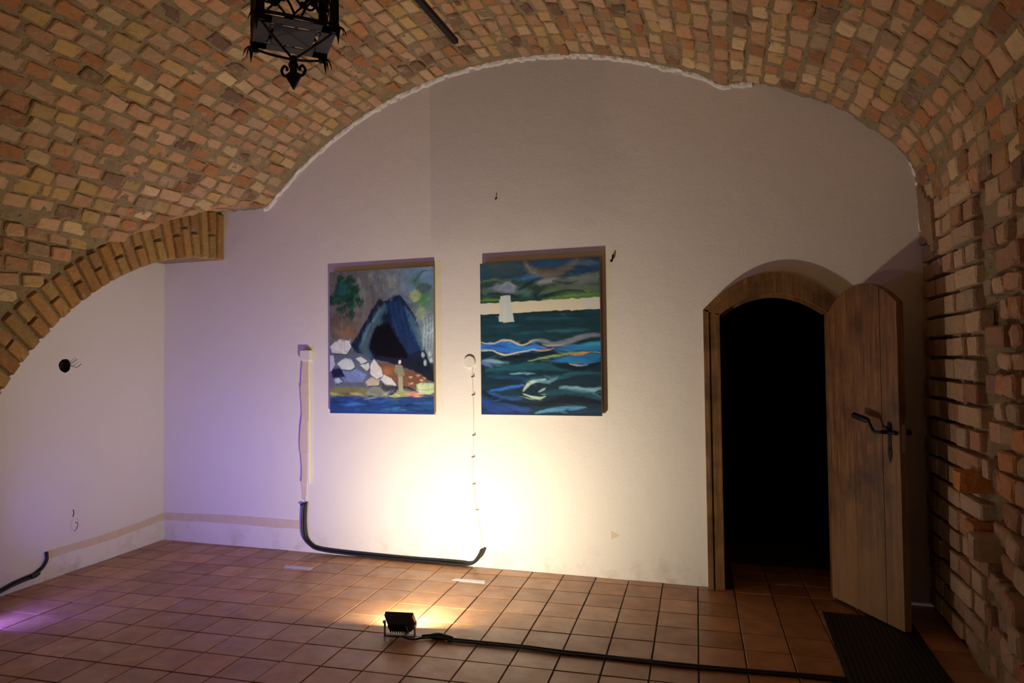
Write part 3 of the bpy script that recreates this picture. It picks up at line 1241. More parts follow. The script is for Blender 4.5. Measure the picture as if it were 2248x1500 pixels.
def paint_cave():
    p = Painter(236, 300, [(90, 215), (970, 180), (972, 1425), (100, 1413)], (196, 182, 168), 7, 1)
    p.put(np.ones(p.X.shape), (98, 94, 88))
    p.blot(850, 250, 260, 220, (100, 140, 168), .95)
    p.blot(620, 300, 160, 130, (112, 116, 116), .8)
    p.blot(900, 760, 120, 260, (122, 142, 150), .9)
    p.blot(180, 650, 180, 120, (92, 74, 64), .9)
    p.blot(240, 730, 100, 60, (146, 104, 66), .8)
    p.blot(420, 560, 90, 160, (112, 104, 94), .7)
    for x, y, l, c in ((350, 330, 130, (128, 124, 112)), (385, 430, 160, (126, 120, 108)), (440, 280, 120, (116, 108, 98)), (470, 420, 180, (86, 82, 76)), (530, 330, 130, (92, 92, 88)), (310, 560, 160, (120, 110, 98)), (610, 300, 120, (142, 140, 126)), (655, 330, 120, (134, 138, 134)), (720, 330, 130, (108, 128, 140)), (740, 470, 90, (98, 120, 116))):
        p.line([(x-8, y-l/2), (x, y), (x+10, y+l/2)], 34, c, .75, 8)
    p.ell(450, 262, 22, 36, (142, 136, 118), .8, .3)
    p.ell(215, 520, 28, 60, (116, 116, 92), .8, .3)
    p.ell(215, 650, 26, 48, (104, 96, 76), .7, .3)
    for (x, y, a, l) in [(180, 380, 0, 110), (200, 350, 1.0, 100), (160, 420, 2.2, 90), (240, 420, 3.6, 110), (300, 400, 5.1, 90), (280, 470, 4.2, 80), (130, 460, 2.7, 70), (230, 300, 5.4, 80), (320, 440, .2, 80), (170, 300, 4.7, 60), (290, 530, 1.4, 80), (230, 500, 1.8, 80)]:
        for q in range(3):
            b = a+q*.35
            p.line([(x, y), (x+l*.5*math.cos(b), y+l*.5*math.sin(b)), (x+l*math.cos(b+.2), y+l*math.sin(b+.2))], 36, [(10, 58, 46), (14, 76, 52), (16, 52, 40)][q], .85, 5)
    p.poly([(110, 420), (150, 330), (180, 260), (240, 290), (320, 340), (345, 410), (300, 430), (320, 520), (270, 540), (230, 480), (190, 500), (150, 480), (110, 500)], (12, 62, 46), .9, 10)
    for x, y in ((140, 450), (200, 300), (290, 360), (330, 430), (260, 450), (300, 510), (180, 470), (240, 390)):
        p.line([(x-26, y+22), (x, y), (x+34, y-18)], 24, random.choice([(8, 40, 34), (22, 96, 62), (10, 54, 50)]), .8, 5)
    p.poly([(170, 330), (250, 310), (240, 370), (190, 420), (165, 400)], (16, 84, 84), .9, 8)
    p.ell(375, 395, 25, 45, (120, 122, 112), .8, .3)
    p.blot(880, 460, 70, 80, (62, 128, 58), .95)
    p.blot(820, 300, 40, 50, (54, 112, 66), .8)
    p.ell(893, 360, 58, 42, (70, 88, 84), .9, .2)
    p.ell(822, 426, 42, 50, (148, 164, 108), 1, .1)
    p.ell(868, 575, 40, 54, (146, 158, 118), .85, .2)
    p.line([(820, 300), (880, 225), (965, 215)], 8, (30, 60, 50), .8)
    p.poly([(275, 840), (340, 745), (430, 595), (520, 450), (570, 468), (640, 430), (700, 415), (745, 475), (800, 560), (850, 680), (900, 870), (965, 1090), (972, 1160), (850, 1090), (720, 1010), (530, 970), (430, 960), (330, 910)], (16, 30, 52), 1, 5)
    p.poly([(345, 850), (400, 730), (490, 570), (570, 480), (592, 515), (520, 650), (455, 770), (432, 880), (480, 960), (380, 935)], (54, 90, 104), .95, 10)
    p.line([(420, 940), (400, 850), (440, 740), (510, 620)], 36, (78, 92, 78), .7, 8)
    p.line([(370, 840), (430, 690), (540, 540)], 26, (82, 126, 142), .7, 7)
    p.poly([(590, 490), (690, 430), (770, 580), (830, 720), (870, 880), (770, 920), (700, 830), (640, 690)], (14, 44, 84), .95, 9)
    for x in (620, 660, 700, 740):
        p.line([(x, 480), (x+20, 600), (x+60, 760)], 16, (16, 66, 108), .6, 5)
    p.poly([(735, 520), (790, 570), (850, 690), (895, 860), (870, 890), (790, 700)], (58, 98, 126), .8, 9)
    p.line([(830, 700), (875, 790), (890, 880)], 26, (104, 126, 96), .7, 7)
    p.poly([(545, 640), (600, 650), (650, 740), (720, 850), (770, 950), (600, 950), (490, 935), (440, 860), (475, 720)], (5, 6, 12), 1, 9)
    p.poly([(520, 930), (700, 960), (800, 970), (790, 1050), (620, 1000)], (30, 28, 44), .9, 8)
    p.poly([(525, 990), (620, 1005), (760, 1050), (870, 1090), (925, 1150), (830, 1200), (640, 1190), (560, 1100)], (118, 76, 48), 1, 8)
    p.blot(590, 1065, 45, 36, (178, 110, 54), .8)
    p.blot(850, 1130, 60, 40, (104, 60, 42), .8)
    for x, y in ((780, 1110), (840, 1100), (870, 1140), (900, 1120), (790, 1165)):
        p.ell(x, y, 16, 9, (214, 160, 120), .8, .4)
    p.poly([(760, 940), (860, 960), (972, 1000), (972, 1150), (930, 1140), (860, 1090), (740, 1020)], (20, 30, 40), .9, 8)
    for x in (890, 915, 940, 962):
        p.line([(x, 600), (x+6, 720), (x-4, 880)], 15, (166, 184, 190), .75, 5)
    for x, y in ((885, 925), (940, 915), (900, 990), (950, 970)):
        p.ell(x, y, 13, 22, (176, 194, 196), .8, .4)
    p.poly([(95, 900), (290, 880), (440, 950), (560, 1090), (690, 1195), (600, 1270), (95, 1270)], (88, 94, 108), 1, 6)
    p.poly([(200, 1060), (330, 1040), (420, 1090), (380, 1150), (220, 1150)], (112, 128, 166), .9, 8)
    p.poly([(105, 1045), (190, 1030), (235, 1105), (120, 1118)], (18, 28, 56), 1, 6)
    rocks = [([(95, 850), (175, 785), (268, 800), (278, 860), (250, 912), (120, 905)], (196, 192, 202)), ([(160, 1000), (225, 948), (290, 958), (318, 1025), (275, 1052), (200, 1045)], (188, 194, 208)), ([(95, 925), (130, 925), (142, 1010), (112, 1055), (95, 1060)], (168, 168, 174)), ([(318, 950), (375, 942), (425, 975), (372, 1000)], (190, 190, 190)), ([(365, 1010), (430, 985), (444, 1030), (420, 1062)], (190, 196, 206)), ([(445, 1000), (480, 958), (538, 1030), (552, 1105), (500, 1132), (450, 1090)], (206, 212, 222)), ([(405, 1155), (450, 1112), (530, 1130), (520, 1182), (430, 1188)], (176, 160, 130)), ([(530, 1130), (562, 1088), (625, 1120), (672, 1186), (600, 1195)], (200, 202, 198)), ([(135, 1130), (180, 1115), (215, 1150), (150, 1165)], (160, 172, 190))]
    for q, c in rocks:
        p.poly([(x+5, y+8) for x, y in q], (34, 44, 60), .8, 5)
        p.poly(q, c, 1, 4)
    for x in (195, 222):
        p.line([(x, 785), (x+2, 900)], 6, (130, 90, 76), .8, 2, False)
    p.poly([(540, 1160), (620, 1180), (680, 1195), (620, 1235), (545, 1215)], (62, 56, 52), .9, 6)
    p.poly([(95, 1195), (250, 1185), (420, 1200), (600, 1270), (600, 1290), (95, 1290)], (118, 112, 60), .95, 8)
    for x, c in ((130, (176, 176, 84)), (260, (100, 76, 44)), (330, (170, 160, 90)), (400, (110, 112, 70)), (560, (168, 178, 84))):
        p.line([(x-50, 1245), (x, 1250), (x+50, 1262)], 24, c, .8, 6)
    p.ell(490, 1245, 72, 56, (126, 130, 106), 1, .1)
    for k in range(5):
        p.line([(440+k*22, 1225), (470+k*18, 1250), (520, 1290)], 6, (88, 90, 74), .7, 2)
    p.poly([(600, 1275), (700, 1215), (780, 1235), (830, 1290)], (156, 160, 92), .95, 8)
    p.line([(590, 1262), (640, 1245), (680, 1200), (760, 1200), (850, 1245), (965, 1275)], 18, (24, 30, 50), .9, 4)
    p.poly([(828, 1175), (870, 1160), (970, 1165), (972, 1240), (940, 1258), (850, 1250)], (176, 192, 134), 1, 6)
    p.line([(830, 1215), (900, 1222), (972, 1215)], 10, (132, 146, 96), .7)
    p.ell(803, 1258, 42, 28, (192, 118, 98), 1, .2)
    p.poly([(95, 1275), (300, 1268), (600, 1282), (972, 1272), (972, 1430), (95, 1430)], (16, 58, 108), 1, 6)
    for x, y, l, c in ((180, 1320, 160, (10, 36, 76)), (300, 1340, 220, (40, 110, 170)), (560, 1320, 240, (26, 84, 142)), (760, 1345, 180, (10, 34, 70)), (880, 1330, 140, (36, 92, 146)), (640, 1385, 200, (44, 104, 168)), (240, 1390, 200, (20, 66, 120)), (880, 1395, 160, (18, 44, 84))):
        p.line([(x-l/2, y), (x, y-4), (x+l/2, y+3)], 20, c, .8, 7)
    p.streak(70, 45, .25)
    p.restroke(1100, 6, 2.2, lambda u, v: 1.3+1.2*u if v < .6 else .5, (0, 0, 1, .50), .20, .6, 5)
    p.restroke(500, 5, 1.6, lambda u, v: .6+.9*u, (0, .50, 1, .86), .20, .5, 7)
    p.restroke(220, 12, 2.0, 0.0, (0, .86, 1, 1), .25, .7, 6)
    for q, c in rocks:
        cx_, cy_ = sum(a for a, b in q)/len(q), sum(b for a, b in q)/len(q)
        p.poly([(cx_+(a-cx_)*.8-4, cy_+(b-cy_)*.7-6) for a, b in q], tuple(min(255, k+8) for k in c), .65, 7)
        p.line([q[-1], q[-2], q[-3]], 7, (40, 48, 62), .7, 2.5)
    # small standing figure in pale green, from behind
    p.poly([(660, 1008), (715, 1008), (728, 1060), (734, 1098), (722, 1104), (712, 1060), (716, 1110), (722, 1170), (718, 1226), (704, 1228), (702, 1130), (696, 1128), (702, 1226), (688, 1226), (682, 1160), (676, 1110), (668, 1060), (658, 1100), (652, 1060)], (138, 128, 98), 1, 3)
    p.poly([(680, 1110), (716, 1110), (720, 1226), (690, 1226)], (176, 168, 124), .6, 5)
    p.ell(694, 983, 13, 18, (238, 238, 234), 1, .15)
    p.ell(680, 986, 6, 14, (20, 20, 24), .9, .3)
    p.streak(14, 60, .10)
    p.grade(.88, .88)
    return p.img


def paint_sea():
    p = Painter(236, 298, [(85, 183), (1070, 130), (1093, 1440), (105, 1425)], (200, 186, 166), 9, 2)
    p.put(np.ones(p.X.shape), (26, 66, 88))
    p.blot(280, 220, 230, 70, (66, 84, 76), .9)
    p.blot(1000, 210, 140, 50, (18, 60, 96), .9)
    p.blot(650, 170, 220, 40, (24, 76, 112), .9)
    p.line([(470, 165), (510, 225), (600, 262), (720, 262), (820, 215), (900, 150)], 66, (118, 106, 88), .85, 14)
    p.line([(480, 185), (520, 235), (580, 270)], 18, (150, 142, 104), .8, 6)
    p.blot(690, 235, 120, 26, (94, 78, 62), .8)
    p.blot(960, 175, 110, 26, (96, 108, 116), .7)
    p.line([(380, 320), (480, 300), (580, 285)], 50, (58, 112, 148), .85, 12)
    p.poly([(80, 345), (200, 315), (360, 310), (520, 330), (640, 300), (800, 290), (1075, 240), (1075, 470), (600, 500), (80, 520)], (44, 70, 62), 1, 12)
    for q, c in (([(150, 400), (240, 350), (320, 335), (412, 378), (395, 425), (280, 430)], (134, 146, 152)), ([(545, 345), (640, 302), (770, 300), (690, 345), (600, 360)], (152, 152, 142)), ([(700, 330), (860, 290), (1070, 250), (1070, 350), (880, 360), (760, 380)], (112, 122, 112)), ([(590, 420), (680, 370), (860, 345), (1070, 370), (1070, 420), (760, 430)], (96, 112, 84)), ([(90, 400), (180, 380), (240, 420), (120, 440)], (86, 108, 98)), ([(380, 430), (470, 390), (540, 410), (500, 450)], (82, 110, 100))):
        p.poly(q, c, .85, 14)
    p.line([(90, 335), (200, 315), (350, 320)], 20, (116, 134, 78), .7, 7)
    p.line([(240, 400), (320, 345), (400, 380)], 14, (176, 178, 178), .7, 5)
    for q in ([(90, 450), (200, 428), (330, 440), (450, 470)], [(420, 400), (500, 350), (560, 340)], [(560, 470), (700, 430), (860, 405), (980, 420)], [(600, 410), (560, 440), (580, 480)], [(700, 330), (800, 345), (900, 330)]):
        p.line(q, 22, (16, 36, 38), .75, 7)
    p.line([(100, 490), (190, 485), (290, 488)], 22, (96, 140, 52), .85, 6)
    p.line([(680, 470), (860, 448), (1070, 436)], 30, (100, 146, 56), .85, 8)
    p.line([(300, 482), (380, 480), (520, 470)], 20, (36, 80, 50), .8, 6)
    p.poly([(80, 515), (1074, 460), (1076, 560), (80, 607)], (226, 212, 164), 1, 2)
    p.poly([(80, 607), (1078, 560), (1090, 860), (80, 860)], (18, 56, 62), 1, 2)
    for x, y, l, c in ((300, 700, 300, (30, 80, 88)), (700, 640, 420, (34, 82, 88)), (820, 740, 340, (46, 100, 112)), (250, 780, 260, (10, 40, 50)), (560, 690, 260, (14, 48, 56)), (940, 620, 240, (16, 52, 58)), (480, 760, 240, (32, 82, 92)), (900, 800, 260, (14, 46, 54))):
        p.line([(x-l/2, y), (x, y-4), (x+l/2, y-10)], 24, c, .7, 9)
    p.poly([(262, 450), (350, 447), (376, 662), (248, 662)], (190, 196, 178), 1, 3)
    p.line([(300, 470), (300, 650)], 30, (206, 212, 198), .5, 10, False)
    p.poly([(80, 850), (1095, 800), (1095, 1450), (80, 1450)], (12, 42, 52), 1, 4)
    p.poly([(90, 850), (180, 850), (290, 818), (380, 835), (470, 865), (560, 845), (640, 870), (700, 890), (540, 905), (420, 925), (280, 915), (180, 890), (95, 905)], (8, 104, 184), 1, 7)
    p.line([(120, 880), (240, 860), (340, 890)], 16, (6, 62, 130), .8, 6)
    p.line([(340, 860), (430, 880), (540, 880)], 14, (30, 140, 210), .8, 5)
    p.poly([(720, 900), (820, 850), (920, 850), (1085, 820), (1085, 900), (900, 905)], (16, 116, 160), .95, 9)
    p.line([(960, 860), (1030, 845), (1085, 850)], 30, (36, 140, 150), .8, 9)
    p.line([(700, 880), (800, 880), (880, 890)], 16, (10, 90, 170), .8, 6)
    p.line([(95, 832), (190, 845), (290, 815), (370, 828), (450, 856), (540, 822), (590, 815)], 16, (186, 178, 152), .95, 4)
    p.line([(520, 825), (620, 818), (700, 850), (790, 838), (900, 800), (1000, 775), (1085, 775)], 44, (118, 122, 128), .9, 9)
    p.line([(620, 850), (700, 862), (800, 846)], 12, (182, 170, 160), .8, 4)
    p.line([(110, 905), (190, 900), (260, 928), (340, 934), (440, 912), (560, 890)], 16, (188, 182, 150), .95, 4)
    p.line([(545, 895), (620, 902), (710, 884)], 14, (206, 146, 60), .95, 4)
    p.line([(100, 940), (300, 965), (520, 940), (760, 910)], 34, (8, 26, 34), .85, 9)
    p.poly([(690, 990), (840, 935), (1085, 925), (1085, 990), (980, 1015), (840, 1005)], (10, 108, 156), .95, 9)
    p.line([(500, 990), (640, 958), (760, 940), (860, 918), (1085, 916)], 16, (138, 162, 110), .9, 4)
    p.line([(840, 930), (920, 928), (985, 922)], 22, (196, 138, 52), .95, 5)
    p.line([(840, 1010), (910, 1026), (980, 1018)], 14, (206, 200, 170), .9, 4)
    p.line([(110, 985), (200, 990), (330, 1005)], 32, (112, 158, 172), .8, 9)
    p.line([(100, 1000), (150, 1012), (200, 1040)], 30, (90, 110, 160), .7, 9)
    for q, wd, c, a in (([(150, 1060), (400, 1040), (620, 1030), (860, 1060)], 60, (16, 84, 92), .8), ([(700, 1010), (900, 1050), (1085, 1000)], 50, (8, 24, 32), .85), ([(350, 1095), (450, 1088), (560, 1092)], 16, (96, 156, 158), .85), ([(160, 1110), (350, 1130), (560, 1150), (760, 1110)], 40, (14, 66, 92), .8), ([(120, 1170), (330, 1160), (470, 1150)], 46, (10, 34, 52), .8), ([(470, 1150), (600, 1130), (760, 1120), (900, 1090), (1085, 1090)], 40, (22, 86, 98), .75), ([(180, 1230), (330, 1210), (460, 1180)], 26, (20, 96, 170), .85), ([(640, 1140), (540, 1160), (490, 1190), (462, 1228)], 30, (176, 194, 168), .9), ([(465, 1255), (530, 1282), (600, 1290), (640, 1275)], 20, (176, 196, 160), .9), ([(590, 1240), (620, 1225), (640, 1212)], 16, (168, 190, 170), .85), ([(560, 1150), (660, 1160), (740, 1120)], 26, (96, 142, 150), .75), ([(760, 1205), (880, 1215), (980, 1230), (1085, 1215)], 40, (124, 168, 172), .85), ([(940, 1225), (1020, 1250), (1085, 1285)], 16, (90, 140, 150), .7), ([(640, 1250), (820, 1240), (1000, 1270), (1085, 1300)], 60, (18, 74, 84), .8), ([(160, 1240), (280, 1290), (440, 1300)], 40, (14, 74, 120), .8), ([(110, 1230), (220, 1290), (400, 1340), (600, 1345)], 36, (6, 18, 36), .85), ([(600, 1345), (760, 1310), (900, 1300), (1085, 1330)], 70, (8, 20, 34), .9), ([(110, 1300), (200, 1370), (360, 1400)], 90, (14, 54, 120), .8), ([(300, 1340), (420, 1380), (520, 1390)], 40, (24, 60, 124), .75), ([(560, 1415), (700, 1390), (860, 1372), (960, 1368)], 34, (70, 132, 164), .85), ([(860, 1410), (980, 1395), (1085, 1400)], 40, (16, 50, 80), .8), ([(110, 1415), (300, 1425), (480, 1420)], 30, (14, 40, 90), .8)):
        p.line(q, wd, c, a, max(4, wd/5))
    p.streak(120, 26, .30)
    p.restroke(420, 9, 2.0, lambda u, v: -.15+.4*math.sin(9*u+4*v), (0, 0, 1, .24), .14, .5, 8)
    p.restroke(700, 11, 1.6, lambda u, v: .22*math.sin(7*u+5*v), (0, .33, 1, 1), .18, .45, 9)
    p.line([(95, 832), (190, 845), (290, 815), (370, 828), (450, 856), (540, 822), (590, 815)], 12, (186, 178, 152), .8, 4)
    p.line([(110, 905), (190, 900), (260, 928), (340, 934), (440, 912), (560, 890)], 11, (188, 182, 150), .8, 4)
    p.poly([(80, 515), (1074, 460), (1076, 560), (80, 607)], (226, 212, 160), 1, 2)
    p.poly([(80, 515), (160, 511), (150, 604), (80, 607)], (208, 198, 218), .9, 14)
    p.poly([(940, 468), (1074, 460), (1076, 560), (960, 566)], (206, 196, 212), .9, 16)
    p.line([(80, 612), (500, 592), (1078, 566)], 14, (16, 44, 52), 1, 3, False)
    p.line([(80, 508), (300, 497), (620, 480)], 12, (40, 62, 48), 1, 3, False)
    p.line([(620, 480), (860, 466), (1078, 454)], 14, (84, 124, 52), 1, 3, False)
    p.poly([(262, 450), (350, 447), (376, 662), (248, 662)], (190, 196, 178), 1, 3)
    p.line([(300, 470), (300, 650)], 30, (206, 212, 198), .5, 10, False)
    p.grade(.88, .92)
    return p.img


def painting(name, img, x0, x1, z0, z1, depth, label, tilt=0.0):
    root = tag(empty(name, ((x0+x1)/2, -.021, z0)), label, 'painting', 'canvases hung on the end wall')
    H, W, _ = img.shape
    w, h = x1-x0, z1-z0
    u, v = np.meshgrid(np.linspace(-w/2, w/2, W), np.linspace(h, 0, H))
    P = np.stack([u, np.full_like(u, -depth-.0015), v], -1).reshape(-1, 3)
    idx = np.arange(H*W).reshape(H, W)
    q = np.stack([idx[:-1, :-1], idx[1:, :-1], idx[1:, 1:], idx[:-1, 1:]], -1).reshape(-1, 4)
    me = bpy.data.meshes.new('painted_face')
    me.from_pydata(P.tolist(), [], q.tolist())
    me.update()
    o = link('painted_face', me, M_ART, root)
    ca = me.color_attributes.new('Col', 'FLOAT_COLOR', 'POINT')
    ca.data.foreach_set('color', np.concatenate([np.clip(img, 0, 1).reshape(-1, 3), np.ones((H*W, 1))], 1).astype(np.float32).ravel())
    bm = bmesh.new()
    t = .03
    for c_, s_ in (((0, -depth/2, h-t/2), (w, depth, t)), ((0, -depth/2, t/2), (w, depth, t)), ((-w/2+t/2, -depth/2, h/2), (t, depth, h-2*t)), ((w/2-t/2, -depth/2, h/2), (t, depth, h-2*t)), ((0, -depth+.002, h/2), (w-.002, .003, h-.002))):
        box(bm, c_, s_)
    from_bm('stretcher', bm, M_CANVAS, root)
    return root


painting('canvas_painting', paint_cave(), -3.130, -2.205, 1.152, 2.301, .023, 'painting of a dark blue cave with a small figure among white rocks')
painting('canvas_painting', paint_sea(), -1.816, -.901, 1.158, 2.299, .027, 'painting of blue-green waves under a pale yellow horizon band')

# ------------------------------------------------------------------ floodlights
def floodlight(name, loc, aim, m_glass, label, W=.165, H=.115, rise=.072):
    root = tag(empty(name, loc), label, 'floodlight')
    a = Vector(aim)
    yawz = math.atan2(-a.x, a.y)
    el = math.asin(a.z)
    R = Matrix.Rotation(yawz, 3, 'Z') @ Matrix.Rotation(el, 3, 'X')     # local +y = beam
    c = Vector((0, 0, rise))
    def T(p):
        return c+R @ Vector(p)
    # housing: shallow tapered tub, deeper in the middle
    bm = bmesh.new()
    f = [(-W/2, .022, -H/2), (W/2, .022, -H/2), (W/2, .022, H/2), (-W/2, .022, H/2)]
    g = [(-W/2, .004, -H/2), (W/2, .004, -H/2), (W/2, .004, H/2), (-W/2, .004, H/2)]
    k = [(-W*.36, -.034, -H*.36), (W*.36, -.034, -H*.36), (W*.36, -.034, H*.36), (-W*.36, -.034, H*.36)]
    rings = [[bm.verts.new(T(p)) for p in r] for r in (f, g, k)]
    for A, B in zip(rings[:-1], rings[1:]):
        for i in range(4):
            bm.faces.new((A[i], A[(i+1) % 4], B[(i+1) % 4], B[i]))
    bm.faces.new(rings[2][::-1])
    bm.faces.new(rings[0])
    from_bm('housing', bm, M_ALU, root)
    for i in range(9):
        x = -W*.32+W*.64*i/8
        bm = bmesh.new()
        box(bm, T((x, -.040, 0)), (.003, .016, H*.70), R)
        from_bm('cooling_fin', bm, M_ALU, root)
    bm = bmesh.new()
    box(bm, T((0, .0235, 0)), (W*.86, .003, H*.84), R)
    from_bm('lamp_glass', bm, m_glass, root)
    bm = bmesh.new()
    for cc, ss in (((0, .025, H*.46), (W, .008, H*.08)), ((0, .025, -H*.46), (W, .008, H*.08)), ((-W*.465, .025, 0), (W*.07, .008, H)), ((W*.465, .025, 0), (W*.07, .008, H))):
        box(bm, T(cc), ss, R)
    from_bm('rim', bm, M_ALU, root)
    Rz = Matrix.Rotation(yawz, 3, 'Z')
    bw = W/2+.006
    bm = bmesh.new()
    box(bm, Rz @ Vector((0, -.01, .003)), (2*bw+.006, .028, .004), Rz)
    for s_ in (-1, 1):
        box(bm, Rz @ Vector((s_*bw, -.008, (rise+.004)/2+.003)), (.004, .026, rise+.004), Rz)
    from_bm('bracket', bm, M_ALU, root)
    for s_ in (-1, 1):
        bm = bmesh.new()
        r = bmesh.ops.create_cone(bm, segments=12, radius1=.009, radius2=.009, depth=.010, cap_ends=True)
        bmesh.ops.rotate(bm, matrix=Matrix.Rotation(math.pi/2, 3, 'Y'), verts=r['verts'])
        bmesh.ops.rotate(bm, matrix=Rz, verts=r['verts'])
        bmesh.ops.translate(bm, vec=Rz @ Vector((s_*(bw+.006), -.006, rise)), verts=r['verts'])
        from_bm('clamp_screw', bm, M_STEEL, root)
    bm = bmesh.new()
    r = bmesh.ops.create_cone(bm, segments=12, radius1=.010, radius2=.007, depth=.03, cap_ends=True)
    bmesh.ops.transform(bm, matrix=Matrix.Translation(T((W*.26, -.052, -H*.22))) @ (R @ Matrix.Rotation(math.pi/2, 3, 'X')).to_4x4(), verts=r['verts'])
    from_bm('cable_gland', bm, M_STEEL, root)
    return root, T


fl, FT = floodlight('floodlight', LAMP_MAIN, LAMP_AIM, M_GLASS_W, 'lit white floodlight on the tiles shining up the end wall')
area_lamp('floodlight_beam', LAMP_MAIN+Vector((0, 0, .072))+LAMP_AIM*.036, LAMP_AIM, .14, .095, MAIN_W, WARM)
fl2, _ = floodlight('floodlight', PURPLE, PURPLE_AIM, M_GLASS_P, 'violet floodlight on the floor beside the left arch')
area_lamp('violet_beam', PURPLE+Vector((0, 0, .072))+PURPLE_AIM*.036, PURPLE_AIM, .14, .095, PURPLE_W, (.17, .12, 1.0), 118)
fl3, _ = floodlight('floodlight', BACKLAMP, BACK_AIM, M_GLASS_W, 'added floodlight on the floor at the unseen rear of the room, for fill and a soft second shadow')
area_lamp('rear_fill_beam', BACKLAMP+Vector((0, 0, .072))+BACK_AIM*.036, BACK_AIM, .14, .095, BACK_W, (1.0, .74, .46))  # added lamp behind the viewer, for fill and the leaf's soft second shadow

# ------------------------------------------------------------------ cables
g0 = LAMP_MAIN+FT((.165*.26, -.062, -.115*.22))
cab = tag(empty('power_cable', (g0.x, g0.y, 0)), 'black power cable running from the white floodlight across the tiles to the mat', 'cable')
b0 = cab.location.copy()
tube_obj('lead', [g0-b0, Vector((-1.775, -1.425, .03))-b0, Vector((-1.735, -1.395, .010))-b0, Vector((-1.69, -1.362, .010))-b0, Vector((-1.64, -1.345, .012))-b0], .006, M_BLACK, cab, 8)
tube_obj('lead', [Vector((-1.70, -1.35, .016))-b0, Vector((-1.66, -1.325, .014))-b0, Vector((-1.61, -1.330, .018))-b0, Vector((-1.55, -1.345, .014))-b0, Vector((-1.50, -1.335, .012))-b0], .007, M_BLACK, cab, 8)
tube_obj('connector', [Vector((-1.655, -1.342, .016))-b0, Vector((-1.62, -1.335, .018))-b0, Vector((-1.585, -1.332, .018))-b0, Vector((-1.52, -1.335, .015))-b0], lambda t: .012+.008*math.sin(math.pi*t), M_BLACK, cab, 10)
main_pts = [(-1.54, -1.336, .012), (-1.344, -1.326, .011), (-1.112, -1.313, .011), (-.92, -1.316, .011), (-.737, -1.311, .011), (-.5, -1.309, .011), (-.272, -1.298, .011), (.055, -1.272, .011), (.287, -1.248, .011), (.44, -1.240, .012), (.484, -1.238, .012)]
tube_obj('cord', [Vector(p)-b0 for p in main_pts], .0088, M_BLACK, cab, 8)
tube_obj('cord', [Vector((p[0], p[1]-.017+.004*math.sin(9*p[0]), p[2]-.002))-b0 for p in main_pts], .0072, M_BLACK, cab, 8)

bun = tag(empty('cable_bundle', (-2.6, -.02, 0)), 'bundle of black cables looping along the foot of the end wall below both paintings', 'cable')
bp = [(-3.39, .405), (-3.397, .32), (-3.399, .237), (-3.387, .130), (-3.335, .066), (-3.257, .034), (-3.044, .018), (-2.714, .014), (-2.434, .013), (-2.202, .012), (-2.013, .014), (-1.92, .026), (-1.856, .080), (-1.825, .142)]
for k, (dx, dy, dz, r) in enumerate(((0, -.011, 0, .0100), (.013, -.011, .019, .0092), (-.010, -.025, .002, .009))):
    pts = []
    for i, (x, z) in enumerate(bp):
        e = 1 if 3 < i < 11 else .5
        sx = dx if i < 4 or i > 11 else 0
        pts.append(Vector((x+sx, -.002+dy, z+dz*e+.002*math.sin(2.1*i+k)))-bun.location)
    tube_obj('cable', pts, r, M_BLACK, bun, 8)
tube_obj('cable_tie', [Vector((-3.40, -.03, .39))-bun.location, Vector((-3.425, -.028, .396))-bun.location], .008, M_BLACK, bun, 6)

lc = tag(empty('wall_cable', lw(1.2, 0, .01)), 'black cable hugging the foot of the left wall below the tape end', 'cable')
lp = [(1.175, .208), (1.168, .155), (1.20, .106), (1.243, .080), (1.28, .066), (1.35, .060), (1.43, .052), (1.512, .036), (1.62, .02), (1.8, .014)]
for k, (dt, dz, r, d) in enumerate(((0, 0, .010, .011), (-.006, .017, .006, .008), (.012, -.004, .008, .018))):
    tube_obj('cable', [lw(t+dt*min(1, i/2), z+dz*min(1, i/3), d)-lc.location for i, (t, z) in enumerate(lp)], r, M_BLACK, lc, 8)
tube_obj('plug', [lw(1.24, .078, .016)-lc.location, lw(1.27, .068, .018)-lc.location, lw(1.30, .066, .016)-lc.location], .017, M_BLACK, lc, 8)

# thin white wire pinned up to a round cover
jc = tag(empty('junction_cover', (-1.924, 0, 1.555)), 'round white blanking cover between the two paintings', 'wall cover')
bm = bmesh.new()
r = bmesh.ops.create_cone(bm, segments=36, radius1=.050, radius2=.044, depth=.016, cap_ends=True)
bmesh.ops.rotate(bm, matrix=Matrix.Rotation(math.pi/2, 3, 'X'), verts=r['verts'])
bmesh.ops.translate(bm, vec=(0, -.008, 0), verts=r['verts'])
from_bm('lid', bm, M_WHITEPL, jc)
bm = bmesh.new()
box(bm, (.022, -.006, -.048), (.012, .012, .02), bev=.002)
from_bm('outlet', bm, M_WHITEPL, jc)
pw_ = tag(empty('pinned_wire', (-1.9, 0, .13)), 'thin white wire pinned down the wall from the round cover to the black cables', 'wire')
wp = [(-1.902, 1.505), (-1.904, 1.44), (-1.901, 1.301), (-1.897, 1.15), (-1.900, .995), (-1.907, .829), (-1.904, .625), (-1.880, .430), (-1.845, .244), (-1.828, .135)]
tube_obj('wire', [Vector((x+1.9, -.005, z-.13)) for x, z in wp], .0042, M_WHITEPL, pw_, 6)
